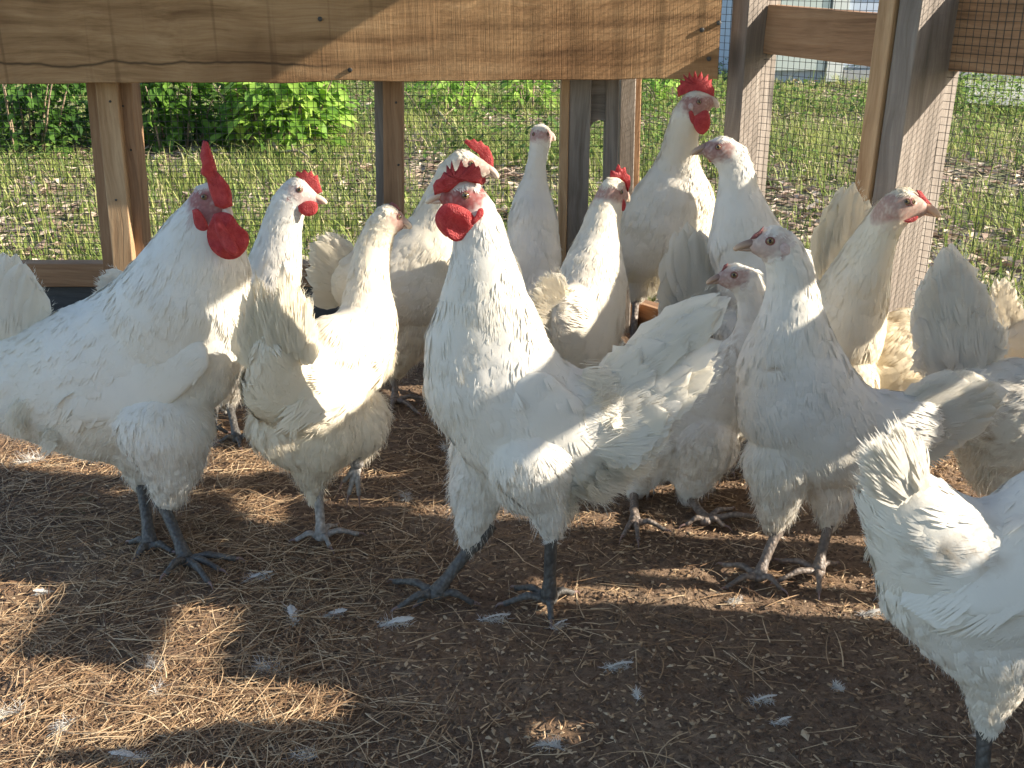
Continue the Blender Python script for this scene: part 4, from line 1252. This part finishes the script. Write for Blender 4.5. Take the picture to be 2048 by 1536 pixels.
BIRDS += [
 # big rooster on the left
 dict(name='rooster', Y=1.285, label='largest white rooster at left edge, tall red comb flopped over a sunlit red wattle', neck=5, mat='feather', legr=.0082,
  trunk=[(418,402,36,.0),(412,440,52,.0),(404,490,80,0),(395,540,104,0),(375,600,124,0),(330,690,150,.02),(262,738,156,.03),(190,768,154,.05),(115,772,126,.06),(45,768,108,.07),(-20,765,94,.08)],
  wid=.72, beak=(448,412,462,434,-.035), beakm='beak', eye=(408,394,7), face=1.15, red=.9, cheek=(408,440),
  thighs=[[(330,850,98,-.02),(345,920,62,-.02),(338,985,34,-.01)],[(280,850,90,.05),(283,910,50,.05),(282,952,28,.05)]],
  legs=[dict(hock=(326,1008),foot=(372,1120),toes=[(472,1118),(418,1166),(330,1150),(440,1140)]),
        dict(hock=(281,955),foot=(300,1092),toes=[(345,1104),(272,1118),(262,1085)],dy=.0)],
  wings=[[(365,715,56),(305,750,70),(235,785,62),(165,815,38)]],
  tail=dict(base=[(70,740,.05),(0,760,.06),(-60,790,.07)],tips=[(100,668,.05),(90,600,.05),(66,545,.05),(42,510,.05),(6,486,.06),(-50,470,.07),(-120,500,.07)],n=10,w=.042,rag=.2),
  fluff=[(60,820,20,870,10,.02),(120,870,90,900,10,.018)],
  comb=[dict(p=[(405,281),(416,284),(427,318),(430,340),(448,356),(458,372),(464,392),(465,412),(448,418),(430,412),(418,380),(411,352),(402,345),(405,330),(399,312)],c=(436,375),t=.011,dy=-.03,warp=.006)],
  wattle=[dict(p=[(427,428),(445,424),(464,430),(478,450),(497,468),(496,492),(478,514),(455,519),(433,509),(418,490),(414,462)],c=(452,470),t=.012,dy=-.045,smooth=1,warp=.012),
          dict(p=[(428,438),(440,440),(456,462),(478,500),(470,512),(450,500),(434,470)],t=.012,dy=-.058,smooth=1,warp=.008),
          dict(p=[(384,420),(396,418),(412,440),(416,458),(402,468),(390,455)],t=.008,on=1,dy=-.002,smooth=1)]),
 # hen behind it
 dict(name='chicken', Y=1.66, label='white hen behind the big left rooster, facing right with small red comb and wattle', neck=5, mat='feather',
  trunk=[(594,386,31),(578,408,34),(566,445,38),(556,495,46),(545,550,56),(520,620,72),(450,670,82),(370,660,78),(310,620,50)],
  beak=(627,398,654,406), eye=(599,379,6), face=.75, red=.45, lobe=(576,398),
  thighs=[[(470,730,50),(458,780,28),(455,800,16)],[(430,730,50,.05),(430,790,26,.05)]],
  legs=[dict(hock=(456,800),foot=(474,878),toes=[(512,880),(482,897),(440,885)]),dict(hock=(432,800),foot=(424,862),toes=[(455,866),(430,878)])],
  tail=dict(base=[(290,600),(280,625)],tips=[(205,540),(187,555),(184,572),(196,588)],n=5,w=.03,rag=.3),
  comb=[dict(p=[(590,350),(594,342),(603,345),(608,338),(616,346),(623,341),(628,352),(635,350),(638,363),(645,384),(634,388),(622,380),(611,368),(600,356)],c=(618,364),t=.006)],
  wattle=[dict(p=[(596,412),(612,402),(632,404),(636,418),(628,430),(612,432),(599,424)],t=.008,dy=-.018,smooth=1)]),
 # one-legged hen seen from behind
 dict(name='chicken', Y=1.30, label='white hen seen from behind, standing on one leg with the other foot tucked up', neck=5, mat='feather_cream', leg='leg_light', cream=.5,
  trunk=[(776,438,31,.09),(762,455,33,.09),(748,492,38,.09),(740,540,42,.08),(737,590,50,.07),(735,645,64,.06),(715,700,84,.04),(668,728,96,.01),(640,790,96,-.01),(600,770,96,-.04),(568,765,84,-.06),(556,720,66,-.08)],
  beak=(804,446,822,456), eye=(799,434,6), face=.8, red=.8,
  thighs=[[(650,850,92,.0),(630,910,56,.0),(622,950,30,0),(628,985,18,0)],[(705,840,78,.02),(715,890,36,.02),(718,915,18,.02)],[(560,850,68,-.03),(590,880,60,-.02)]],
  legs=[dict(hock=(636,985),foot=(642,1072),toes=[(592,1080),(716,1068),(660,1094),(672,1052)]),
        dict(hock=(717,905),foot=(714,928),z=1,dy=.0,toes=[(698,988,-.01),(718,990,-.01),(688,962,.0)])],
  wings=[[(745,735,34),(715,748,46),(675,770,50),(630,800,34)]],
  tail=dict(base=[(500,740,-.10),(560,700,-.10),(610,730,-.10)],tips=[(470,640,-.09),(488,585,-.09),(514,538,-.09),(524,560,-.09),(545,610,-.1),(568,517,-.1),(590,535,-.09),(612,575,-.09),(624,650,-.08)],n=9,w=.027,rag=.15,pt=1),
  fluff=[(540,850,545,905,12,.018),(640,900,610,930,8,.015)],
  comb=[dict(p=[(776,410),(784,404),(794,410),(802,422),(792,424)],t=.005)], combm='darkcomb'),
 # hen behind the central rooster
 dict(name='chicken', Y=1.80, label='white hen directly behind the central rooster, red comb and hooked beak pointing right', neck=5, mat='feather_cream', cream=.45, leg='leg_pale',
  trunk=[(926,331,32),(908,350,34),(890,388,36),(874,430,42),(864,475,58),(852,525,86),(828,560,100),(785,570,94),(742,565,72)],
  beak=(974,340,997,356), eye=(943,327,6), face=.8, red=.6,
  thighs=[[(830,640,60),(800,710,34),(790,745,16)],[(870,640,60,.04),(865,700,30,.04)]],
  legs=[dict(hock=(790,748),foot=(790,800),toes=[(858,800),(836,826),(782,824)]),dict(hock=(868,735),foot=(880,800),toes=[(920,806),(885,820)])],
  tail=dict(base=[(735,560),(720,590)],tips=[(700,515),(688,490),(668,468),(640,462),(620,475),(608,505),(606,550),(614,600)],n=9,w=.034,rag=.3),
  comb=[dict(p=[(928,284),(932,278),(940,281),(948,277),(955,284),(962,281),(969,290),(976,292),(982,304),(987,318),(987,338),(976,338),(966,322),(955,306),(940,296)],c=(968,308),t=.006)],
  wattle=[dict(p=[(955,352),(968,350),(972,362),(964,370),(956,364)],t=.006,smooth=1)]),
 # central rooster
 dict(name='rooster', Y=1.14, label='central white rooster striding left with serrated red comb, round wattle, wide ragged tail', neck=6, mat='feather', legr=.0080,
  trunk=[(929,392,38),(945,418,42),(958,460,49),(964,510,59),(967,560,74),(970,620,90),(974,690,116),(985,765,132),(1040,830,138),(1110,855,122),(1180,840,98),(1235,815,72)],
  wid=.70, beak=(888,394,851,404), beakm='beak', eye=(931,391,8), face=1.0, red=1.0, lobe=(958,432), cheek=(918,425),
  thighs=[[(985,900,84,.03),(958,970,60,.03),(946,1040,36,.02),(942,1082,20,.01)],[(1060,920,88,-.03),(1090,990,46,-.03),(1102,1052,26,-.03)],[(1060,950,80,0),(1130,930,70,0)]],
  legs=[dict(hock=(944,1092),foot=(872,1186),toes=[(788,1163),(797,1216),(946,1206),(838,1208)],dy=.02),
        dict(hock=(1103,1058),foot=(1098,1196),toes=[(1032,1176),(1008,1208),(1102,1240),(1146,1186)])],
  wings=[[(1075,800,60),(1110,840,66),(1140,885,48),(1165,925,22)]],
  tail=dict(base=[(1165,785,-.0),(1195,840,-.02),(1190,900,-.03)],tips=[(1446,583,.0),(1466,594,.0),(1432,632,-.01),(1450,682,-.015),(1446,722,-.02),(1412,770,-.03),(1392,806,-.04),(1352,856,-.05),(1322,898,-.05)],n=20,w=.036,rag=1.0),
  fluff=[(1170,790,1255,770,16,.022),(1170,830,1275,825,16,.024),(1150,900,1295,935,30,.024),(1130,940,1215,990,30,.02),(1100,960,1140,1030,16,.02),(1180,860,1320,880,20,.026),(1160,930,1255,965,20,.022)],
  comb=[dict(p=[(867,379),(866,370),(872,360),(881,356),(888,343),(892,352),(893,329),(899,346),(903,320),(909,343),(914,340),(918,331),(922,319),(928,333),(935,335),(938,330),(942,336),(948,324),(952,334),(957,331),(961,338),(962,348),(965,356),(962,368),(953,363),(942,362),(931,362),(919,365),(909,375),(898,384),(885,385),(876,388),(869,391)],c=(914,358),t=.009,dy=-.010,warp=.003)],
  wattle=[dict(p=[(878,417),(873,427),(875,441),(882,455),(890,468),(901,479),(914,483),(926,479),(936,471),(944,459),(949,446),(946,430),(936,420),(920,411),(905,407),(893,407),(885,410)],c=(906,446),t=.009,dy=-.021,smooth=1,warp=.006),
          dict(p=[(881,416),(871,430),(871,446),(880,462),(894,474),(905,458),(900,430),(891,416)],t=.008,dy=-.004,smooth=1,warp=.004),
          dict(p=[(952,430),(957,418),(966,417),(967,430),(957,441),(946,450),(942,442)],t=.007,on=1,dy=-.002,smooth=1)]),
 # back view, between
 dict(name='chicken', Y=1.97, label='slim white hen with narrow head turned away, left of the grey double post', neck=5, mat='feather',
  trunk=[(1081,274,26,.0),(1078,298,22,0),(1073,328,22,0),(1069,362,27,0),(1066,402,42,0),(1066,450,60,-.02),(1067,510,66,-.04),(1066,570,66,-.06),(1066,620,54,-.09)], lat=(1,0,0),
  beak=(1098,272,1109,281,.012), beakm='beak', eye=(1096,268,4), face=.6, red=.7, thighs=[[(1080,640,40),(1085,680,20)],[(1050,640,40),(1048,680,20)]],
  legs=[dict(hock=(1086,685),foot=(1088,735),toes=[(1100,745),(1080,750)]),dict(hock=(1048,685),foot=(1046,738),toes=[(1056,748),(1036,752)])],
  comb=[dict(p=[(1084,256),(1092,254),(1098,264),(1090,268)],t=.005)], combm='darkcomb'),
 # behind, right of the central rooster
 dict(name='chicken', Y=1.63, label='white chicken seen from behind right of the central rooster, red comb tip above its crown', neck=5, mat='feather_cream', cream=.35,
  trunk=[(1226,384,31,.06),(1218,402,34,.06),(1206,440,40,.05),(1197,480,47,.04),(1190,520,62,.03),(1184,570,80,.0),(1172,630,92,-.03),(1158,680,90,-.05),(1140,640,68,-.08)],
  beak=(1248,392,1256,402,.03), eye=(1243,384,5), face=.8, red=.8,
  thighs=[[(1190,700,60,0),(1205,770,34,0),(1210,800,16,0)],[(1150,700,60,0),(1155,780,30,0)]],
  legs=[dict(hock=(1210,805),foot=(1212,868),toes=[(1240,872),(1200,884)]),dict(hock=(1156,805),foot=(1154,872),toes=[(1180,880),(1140,888)])],
  tail=dict(base=[(1130,610,-.10),(1130,660,-.10)],tips=[(1105,545,-.1),(1078,556,-.11),(1064,575,-.12),(1068,610,-.12),(1080,648,-.12),(1095,680,-.11),(1110,700,-.1)],n=9,w=.026,rag=.8),
  fluff=[(1190,690,1182,745,8,.03,-.05,.01)],
  comb=[dict(p=[(1220,356),(1222,340),(1230,344),(1236,328),(1241,338),(1250,334),(1252,346),(1260,352),(1261,370),(1256,384),(1250,362),(1240,356),(1230,356)],c=(1242,350),t=.008)],
  wattle=[dict(p=[(1238,400),(1246,396),(1252,408),(1248,422),(1240,418)],t=.006,smooth=1,dy=-.01)]),
 # rear rooster
 dict(name='rooster', Y=1.985, label='rearmost white rooster under the beam end, pointed red comb and wattle facing right', neck=5, mat='feather_cream', cream=.35,
  trunk=[(1390,211,30,-.055),(1374,234,31,-.05),(1364,270,33,-.035),(1357,315,38,-.015),(1352,358,54),(1346,412,80),(1328,458,88),(1300,490,76),(1276,500,54)],
  beak=(1418,202,1437,214), eye=(1398,204,5), face=1.1, red=.9, cheek=(1396,222),
  thighs=[[(1295,510,44),(1285,560,28),(1274,590,15)],[(1345,510,50,.04),(1336,565,30,.04),(1332,595,16,.04)]], leg='leg_pale',
  legs=[dict(hock=(1272,598),foot=(1262,745),toes=[(1300,750),(1270,765)]),dict(hock=(1333,600),foot=(1340,740),toes=[(1370,745),(1345,758)])],
  fluff=[(1280,520,1255,560,12,.02),(1310,540,1300,585,12,.02),(1270,450,1248,500,8,.02)],
  tail=dict(base=[(1275,450),(1275,490)],tips=[(1250,395,.08),(1243,420,.08),(1243,470,.08),(1250,520,.06)],n=6,w=.03,rag=.5),
  comb=[dict(p=[(1356,194),(1354,176),(1361,168),(1359,158),(1370,164),(1366,148),(1376,158),(1378,144),(1386,156),(1390,141),(1395,154),(1403,143),(1407,156),(1417,148),(1416,160),(1424,158),(1423,168),(1429,178),(1428,196),(1414,188),(1398,183),(1378,184)],c=(1394,172),t=.008)],
  wattle=[dict(p=[(1388,232),(1404,222),(1416,222),(1421,240),(1418,257),(1406,269),(1394,264),(1386,248)],t=.008,dy=-.02,smooth=1,warp=.003),
          dict(p=[(1377,224),(1384,220),(1390,236),(1386,248),(1380,240)],t=.005,on=1,smooth=1)],
  earlobe=[dict(p=[(1376,211),(1381,206),(1387,212),(1385,219),(1378,218)],t=.006,on=1,dy=-.001,smooth=1)]),
 # tail hen in the middle right
 dict(name='chicken', Y=1.72, label='white hen seen only as a raised rounded tail below the rearmost rooster', neck=3, mat='feather',
  trunk=[(1400,560,24,.30),(1400,590,26,.29),(1400,620,34,.27),(1400,650,60,.20),(1402,690,78,.12),(1402,720,74,.04),(1400,680,56,.0)], lat=(1,0,0),
  thighs=[[(1420,770,46,.1),(1425,810,22,.1)],[(1380,770,46,.1),(1378,810,22,.1)]],
  legs=[dict(hock=(1425,812),foot=(1425,850),toes=[(1436,858),(1414,862)])],
  tail=dict(base=[(1370,650,-.03),(1430,650,-.03)],tips=[(1318,610,-.02),(1320,560,-.03),(1330,500,-.03),(1350,455,-.04),(1376,442,-.04),(1402,455,-.03),(1424,490,-.02),(1440,540,-.01),(1446,600,0)],n=9,w=.045,rag=.12)),
 # pale head facing left at the back right
 dict(name='chicken', Y=1.66, label='combless pink-faced white hen facing left beside the rearmost rooster', neck=5, mat='feather_pale', leg='leg_pale', fs=.95,
  trunk=[(1444,302,30),(1464,316,32),(1474,350,35),(1476,390,41),(1482,430,54),(1492,485,72),(1520,545,84),(1560,575,86),(1600,572,70),(1632,558,50)],
  beak=(1412,298,1382,308), beakm='beak_dark', eye=(1436,294,6), face=1.1, red=.95, lobe=(1458,313),
  thighs=[[(1490,660,60),(1470,740,36),(1455,800,18)],[(1540,660,60,.04),(1525,740,36,.04),(1512,790,18,.04)]],
  legs=[dict(hock=(1454,812),foot=(1452,918),toes=[(1430,928),(1466,945),(1440,900)]),dict(hock=(1512,800),foot=(1512,880),toes=[(1490,885),(1525,900)])],
  tail=dict(base=[(1625,555),(1625,585)],tips=[(1690,520),(1700,545),(1700,590)],n=6,w=.03),
  wattle=[dict(p=[(1416,312),(1424,312),(1426,322),(1418,324)],t=.004,smooth=1)]),
 # big hen facing right
 dict(name='chicken', Y=1.46, label='tall white hen facing right in front of the wide grey post, tail fanned behind it', neck=6, mat='feather_cream', cream=.6, leg='leg_pale', fs=1.05,
  trunk=[(1806,410,36,-.03),(1786,424,38,-.03),(1764,455,41,-.02),(1742,500,51,-.01),(1722,550,64,0),(1702,605,80,.02),(1682,660,96,.03),(1660,690,98,.06),(1640,670,88,.10),(1630,620,66,.15)],
  beak=(1846,417,1881,433,-.02), beakm='beak_orange', eye=(1815,404,7), face=1.0, red=.7, lobe=(1779,436),
  thighs=[[(1690,760,70),(1695,850,40),(1700,900,20)],[(1650,760,70,.05),(1645,850,40,.05)]],
  legs=[dict(hock=(1702,905),foot=(1705,985),toes=[(1740,990),(1700,1005)]),dict(hock=(1645,900),foot=(1640,975),toes=[(1670,980),(1630,992)])],
  tail=dict(base=[(1640,560,.13),(1700,560,.13)],tips=[(1648,440,.14),(1664,408,.14),(1680,372,.14),(1694,354,.14),(1712,356,.14),(1724,382,.15),(1744,392,.15),(1756,420,.15)],n=8,w=.030,rag=.35),
  comb=[dict(p=[(1833,380),(1840,381),(1848,392),(1864,410),(1858,416),(1846,404)],t=.006,dy=-.012)], combm='comb',
  wattle=[dict(p=[(1806,442),(1820,436),(1836,432),(1832,441),(1818,446)],t=.006,dy=-.035,smooth=1)]),
 # head turned back, mostly hidden
 dict(name='chicken', Y=1.38, label='white hen facing left with grey-pink face, its head lowest of all, beyond the thick-tailed hen', neck=5, mat='feather_pale', leg='leg_pale', fs=.95,
  trunk=[(1470,554,28,0),(1492,564,31,0),(1504,596,30,0),(1508,645,33,0),(1502,700,46,.0),(1470,760,76,.02),(1425,800,96,.04),(1370,830,92,.04),(1322,840,74,.04)],
  beak=(1440,558,1413,566), beakm='beak_dark', eye=(1468,550,6.5), face=1.0, red=.8, lobe=(1492,562), dirt=[(1462,690,40)],
  thighs=[[(1410,890,66),(1385,950,42),(1374,985,20)],[(1320,890,62,.02),(1285,945,36,.02),(1270,980,18,.02)]],
  legs=[dict(hock=(1377,992),foot=(1412,1040),toes=[(1462,1018),(1448,1052),(1372,1050),(1530,1036)]),
        dict(hock=(1268,985),foot=(1270,1045),toes=[(1246,1072),(1330,1060),(1276,1080),(1262,1020)])],
  comb=[dict(p=[(1441,546),(1448,530),(1456,526),(1453,540)],t=.004)], combm='darkcomb'),
 # stained body at right
 dict(name='chicken', Y=1.55, label='white chicken with brown soiled back, head hidden, below the wide grey post', neck=3, mat='feather_cream', cream=.8,
  trunk=[(1935,650,26,.02),(1915,660,32,.02),(1890,675,44,.01),(1850,690,66,0),(1812,700,82,-.01),(1786,715,82,-.02),(1775,730,70,-.02)],
  dirt=[(1812,650,60),(1840,690,50),(1860,640,40)],
  thighs=[[(1810,790,60),(1815,870,30)],[(1850,790,60),(1855,870,30)]], leg='leg_pale',
  legs=[dict(hock=(1815,872),foot=(1818,925),toes=[(1830,935),(1800,940)])],
  tail=dict(base=[(1790,740,-.08),(1800,770,-.08)],tips=[(1740,768,-.08),(1752,790,-.08),(1800,802,-.09),(1868,782,-.09)],n=7,w=.03,rag=.3)),
 # pale head front right
 dict(name='chicken', Y=1.20, label='white hen facing left with grey bare face and thick rounded tail stretched to the right', neck=6, mat='feather_pale', leg='leg_pale', fs=1.05,
  trunk=[(1545,487,36),(1564,500,39),(1577,535,43),(1583,580,50),(1584,625,60),(1582,675,78),(1580,735,100),(1595,800,118),(1640,855,118),(1700,875,100),(1755,865,84),(1810,852,66)],
  wid=.76, beak=(1508,491,1467,498), beakm='beak_dark', eye=(1540,482,8), face=1.05, red=.62, lobe=(1564,513), dirt=[(1548,730,26),(1470,740,10),(1730,880,40)],
  thighs=[[(1560,920,74,-.01),(1556,985,50,-.01),(1548,1040,26,0)],[(1650,920,76,.02),(1664,985,44,.02),(1660,1032,24,.02)]],
  legs=[dict(hock=(1553,1066),foot=(1518,1152),toes=[(1446,1130),(1452,1176),(1562,1178),(1540,1120)]),
        dict(hock=(1660,1042),foot=(1636,1142),toes=[(1560,1122),(1556,1162),(1638,1184),(1670,1128)])],
  tail=dict(base=[(1790,815),(1800,880)],tips=[(1940,757),(1985,757),(2016,778),(2027,802),(2008,826),(1965,862),(1910,892),(1860,915)],n=10,w=.045,rag=.15),
  comb=[dict(p=[(1500,478),(1508,468),(1518,462),(1528,452),(1524,466),(1512,478)],t=.005,dy=-.004)], combm='darkcomb',
  earlobe=[dict(p=[(1560,492),(1568,486),(1578,492),(1580,506),(1572,512),(1562,506)],t=.006,on=1,dy=-.0,smooth=1)]),
 # right edge hen: big tail
 dict(name='chicken', Y=1.32, label='white hen cut by the right edge, large pointed tail raised above a fluffy rump', neck=4, mat='feather', cream=.5, leg='leg_pale',
  trunk=[(2290,590,36),(2270,620,40),(2250,670,52),(2220,730,80),(2170,790,108),(2100,840,122),(2030,840,122),(1980,820,100),(1950,800,76)],
  beak=(2325,595,2352,606), thighs=[[(2090,950,76),(2100,1020,40)],[(2010,910,84),(1990,930,50)]],
  dirt=[(1990,880,60),(2020,820,60),(1930,760,30)],
  legs=[dict(hock=(2100,1030),foot=(2105,1095),toes=[(2150,1100),(2095,1120)])],
  tail=dict(base=[(1880,760),(1980,730)],tips=[(1842,700),(1832,640),(1834,575),(1856,532),(1878,496),(1888,466),(1912,490),(1942,530),(1968,585),(1992,645)],n=12,w=.036,rag=.7,dirt=.2),
  fluff=[(1960,880,1935,930,16,.024),(1990,900,1965,985,18,.024),(2030,930,2020,990,14,.024)]),
 # small ruffled tail at the edge
 dict(name='chicken', Y=1.60, label='white chicken at the far right edge showing only a small ruffled sunlit tail', neck=4, mat='feather_cream',
  trunk=[(2235,560,28),(2228,580,31),(2220,610,38),(2205,640,54),(2170,680,80),(2120,700,84),(2070,695,72),(2030,690,50)],
  beak=(2260,562,2282,570), thighs=[[(2130,780,56),(2135,840,28)]],
  legs=[dict(hock=(2135,840),foot=(2138,895),toes=[(2160,900),(2130,915)])],
  tail=dict(base=[(1990,680),(2020,700)],tips=[(1975,590),(1986,562),(2004,549),(2022,556),(2036,580),(2041,600),(2040,625),(2037,660)],n=10,w=.022,rag=.9)),
 # front right
 dict(name='chicken', Y=.775, fs=.9, label='nearest white hen, cut by the lower right corner, shaggy body on a dark leg', neck=4, mat='feather', legr=.0066, wid=.8,
  trunk=[(2330,800,62),(2310,840,68),(2280,900,86),(2240,970,120),(2170,1060,160),(2090,1130,172),(2000,1160,158),(1920,1138,142),(1858,1085,108),(1800,1005,78)],
  beak=(2390,810,2430,830), dirt=[(1960,1090,60),(1880,1120,50)],
  thighs=[[(1990,1240,128),(1990,1320,84),(1985,1375,54),(1975,1438,32)],[(2140,1250,130,.06),(2150,1400,60,.06)],[(1840,1120,84),(1860,1180,100),(1960,1260,110)]],
  legs=[dict(hock=(1970,1462),foot=(1964,1630),toes=[(2060,1640),(1960,1700),(1920,1600)]),dict(hock=(2150,1440),foot=(2150,1580),toes=[(2240,1590),(2160,1640)])],
  wings=[[(2130,1090,90),(2040,1140,96),(1960,1170,70),(1900,1190,36)]],
  tail=dict(base=[(1790,1000,-.02),(1830,960,-.02)],tips=[(1716,950,-.03),(1730,905,-.03),(1755,888,-.03),(1790,892,-.02),(1812,905,-.02)],n=9,w=.016,rag=.6,pt=1),
  fluff=[(1800,960,1790,905,5,.010)], hair=.55),
]
for s_ in BIRDS:
    bird(s_)

# ------------------------------------------------------------ loose feathers lying on the ground
def loose(px, py, size, label, down=False, ang=None):
    size *= random.uniform(.75, 1.1); c = G(px, py, .014); c[2] = floor_h(c[0], c[1]) + .002; a = Acc(); th = random.uniform(0, 6.28) if ang is None else ang
    d = np.array([math.cos(th), math.sin(th), .08])
    if down:
        n = 160
        D = nrm(rng.standard_normal((n, 3)) * [1, 1, .6] + d * .8 + np.array([0, 0, .35]))
        O = c + d * (rng.random((n, 1)) - .5) * size * .7
        strands(a, O, D, rng.uniform(.25, .6, n) * size, .0003, 0, np.zeros((n, 3)), .1)
    else:
        big_feather(a, c - d * size / 2, c + d * size / 2 + np.array([0, 0, .006]), size * .26, (random.gauss(0, .3), random.gauss(0, .3), 1), .10, 1.2, 0)
        n = 150
        O = c + d * size * (rng.random((n, 1)) - .6) * .8 + rng.standard_normal((n, 3)) * .0015
        strands(a, O, nrm(rng.standard_normal((n, 3)) * [1, 1, .4] - d * .2 + [0, 0, .3]), rng.uniform(.2, .4, n) * size, .0003, 0, np.zeros((n, 3)), .1)
    tag(a.build('loose_feather', M['feather_old'], origin=c), label, 'feather', 'small white feathers dropped on the ground')
loose(300, 1320, .045, 'wispy white down feather in the sunlit lower left straw, upper of two', True)
loose(310, 1372, .04, 'wispy white down feather in the sunlit lower left straw, lower of two', True)
loose(540, 1325, .04, 'fluffy white down feather at the upper right edge of the big sunlit straw patch', True)
loose(20, 1420, .05, 'bright white down feather at the lower left picture edge', True)
loose(128, 1450, .035, 'thin pale down feather lying beside the one at the lower left edge', True)
loose(612, 1508, .04, 'fluffy white down feather at the bottom edge of the sunlit straw', True)
loose(255, 1520, .035, 'small white feather at the bottom edge below the big straw patch', False)
loose(585, 1222, .040, 'white curled feather in shade, leftmost of three before the central rooster', False, 1.9)
loose(668, 1215, .038, 'white curled feather in shade, middle of three before the central rooster', False, .2)
loose(795, 1236, .042, 'flat white feather in shade, rightmost of three before the central rooster', False, .1)
loose(515, 1146, .040, 'pale feather lying right of the big left rooster foot', False, .3)
loose(83, 1183, .02, 'tiny white feather in shade at left below the big rooster', False)
loose(992, 1222, .034, 'white flattened feather by the front foot of the central rooster', False, 0)
loose(1118, 1232, .024, 'small white feather just right of the front foot of the central rooster', False, .4)
loose(1240, 1322, .035, 'dull white feather on dark dirt right of the bottom centre', False, 0)
loose(1530, 1396, .030, 'greyish feather on dark dirt at lower right', False, .1)
loose(1680, 1364, .018, 'small pale feather tuft on dirt left of the nearest hen', True)
loose(1565, 1440, .022, 'small grey white feather low on the dark dirt near the bottom', False, .2)
loose(1275, 1385, .018, 'tiny pale down tuft in shade below the bottom centre dirt', True)
loose(812, 990, .035, 'sunlit curled feather on dirt between the one-legged hen and the central rooster', True)
loose(65, 915, .05, 'white down fluff on sunlit straw beneath the big rooster tail', True)
loose(432, 884, .03, 'small white down fluff behind the big left rooster legs', True)
loose(890, 890, .03, 'pale down fluff on dirt left of the central rooster thigh', True)
loose(1470, 1195, .028, 'small white feather at the edge of the light patch before the pale-faced hen', False)
loose(1745, 1220, .026, 'flat white feather left of the nearest hen', False, 0)
loose(1105, 1475, .03, 'small white down feather at the bottom in the right light patch', True)
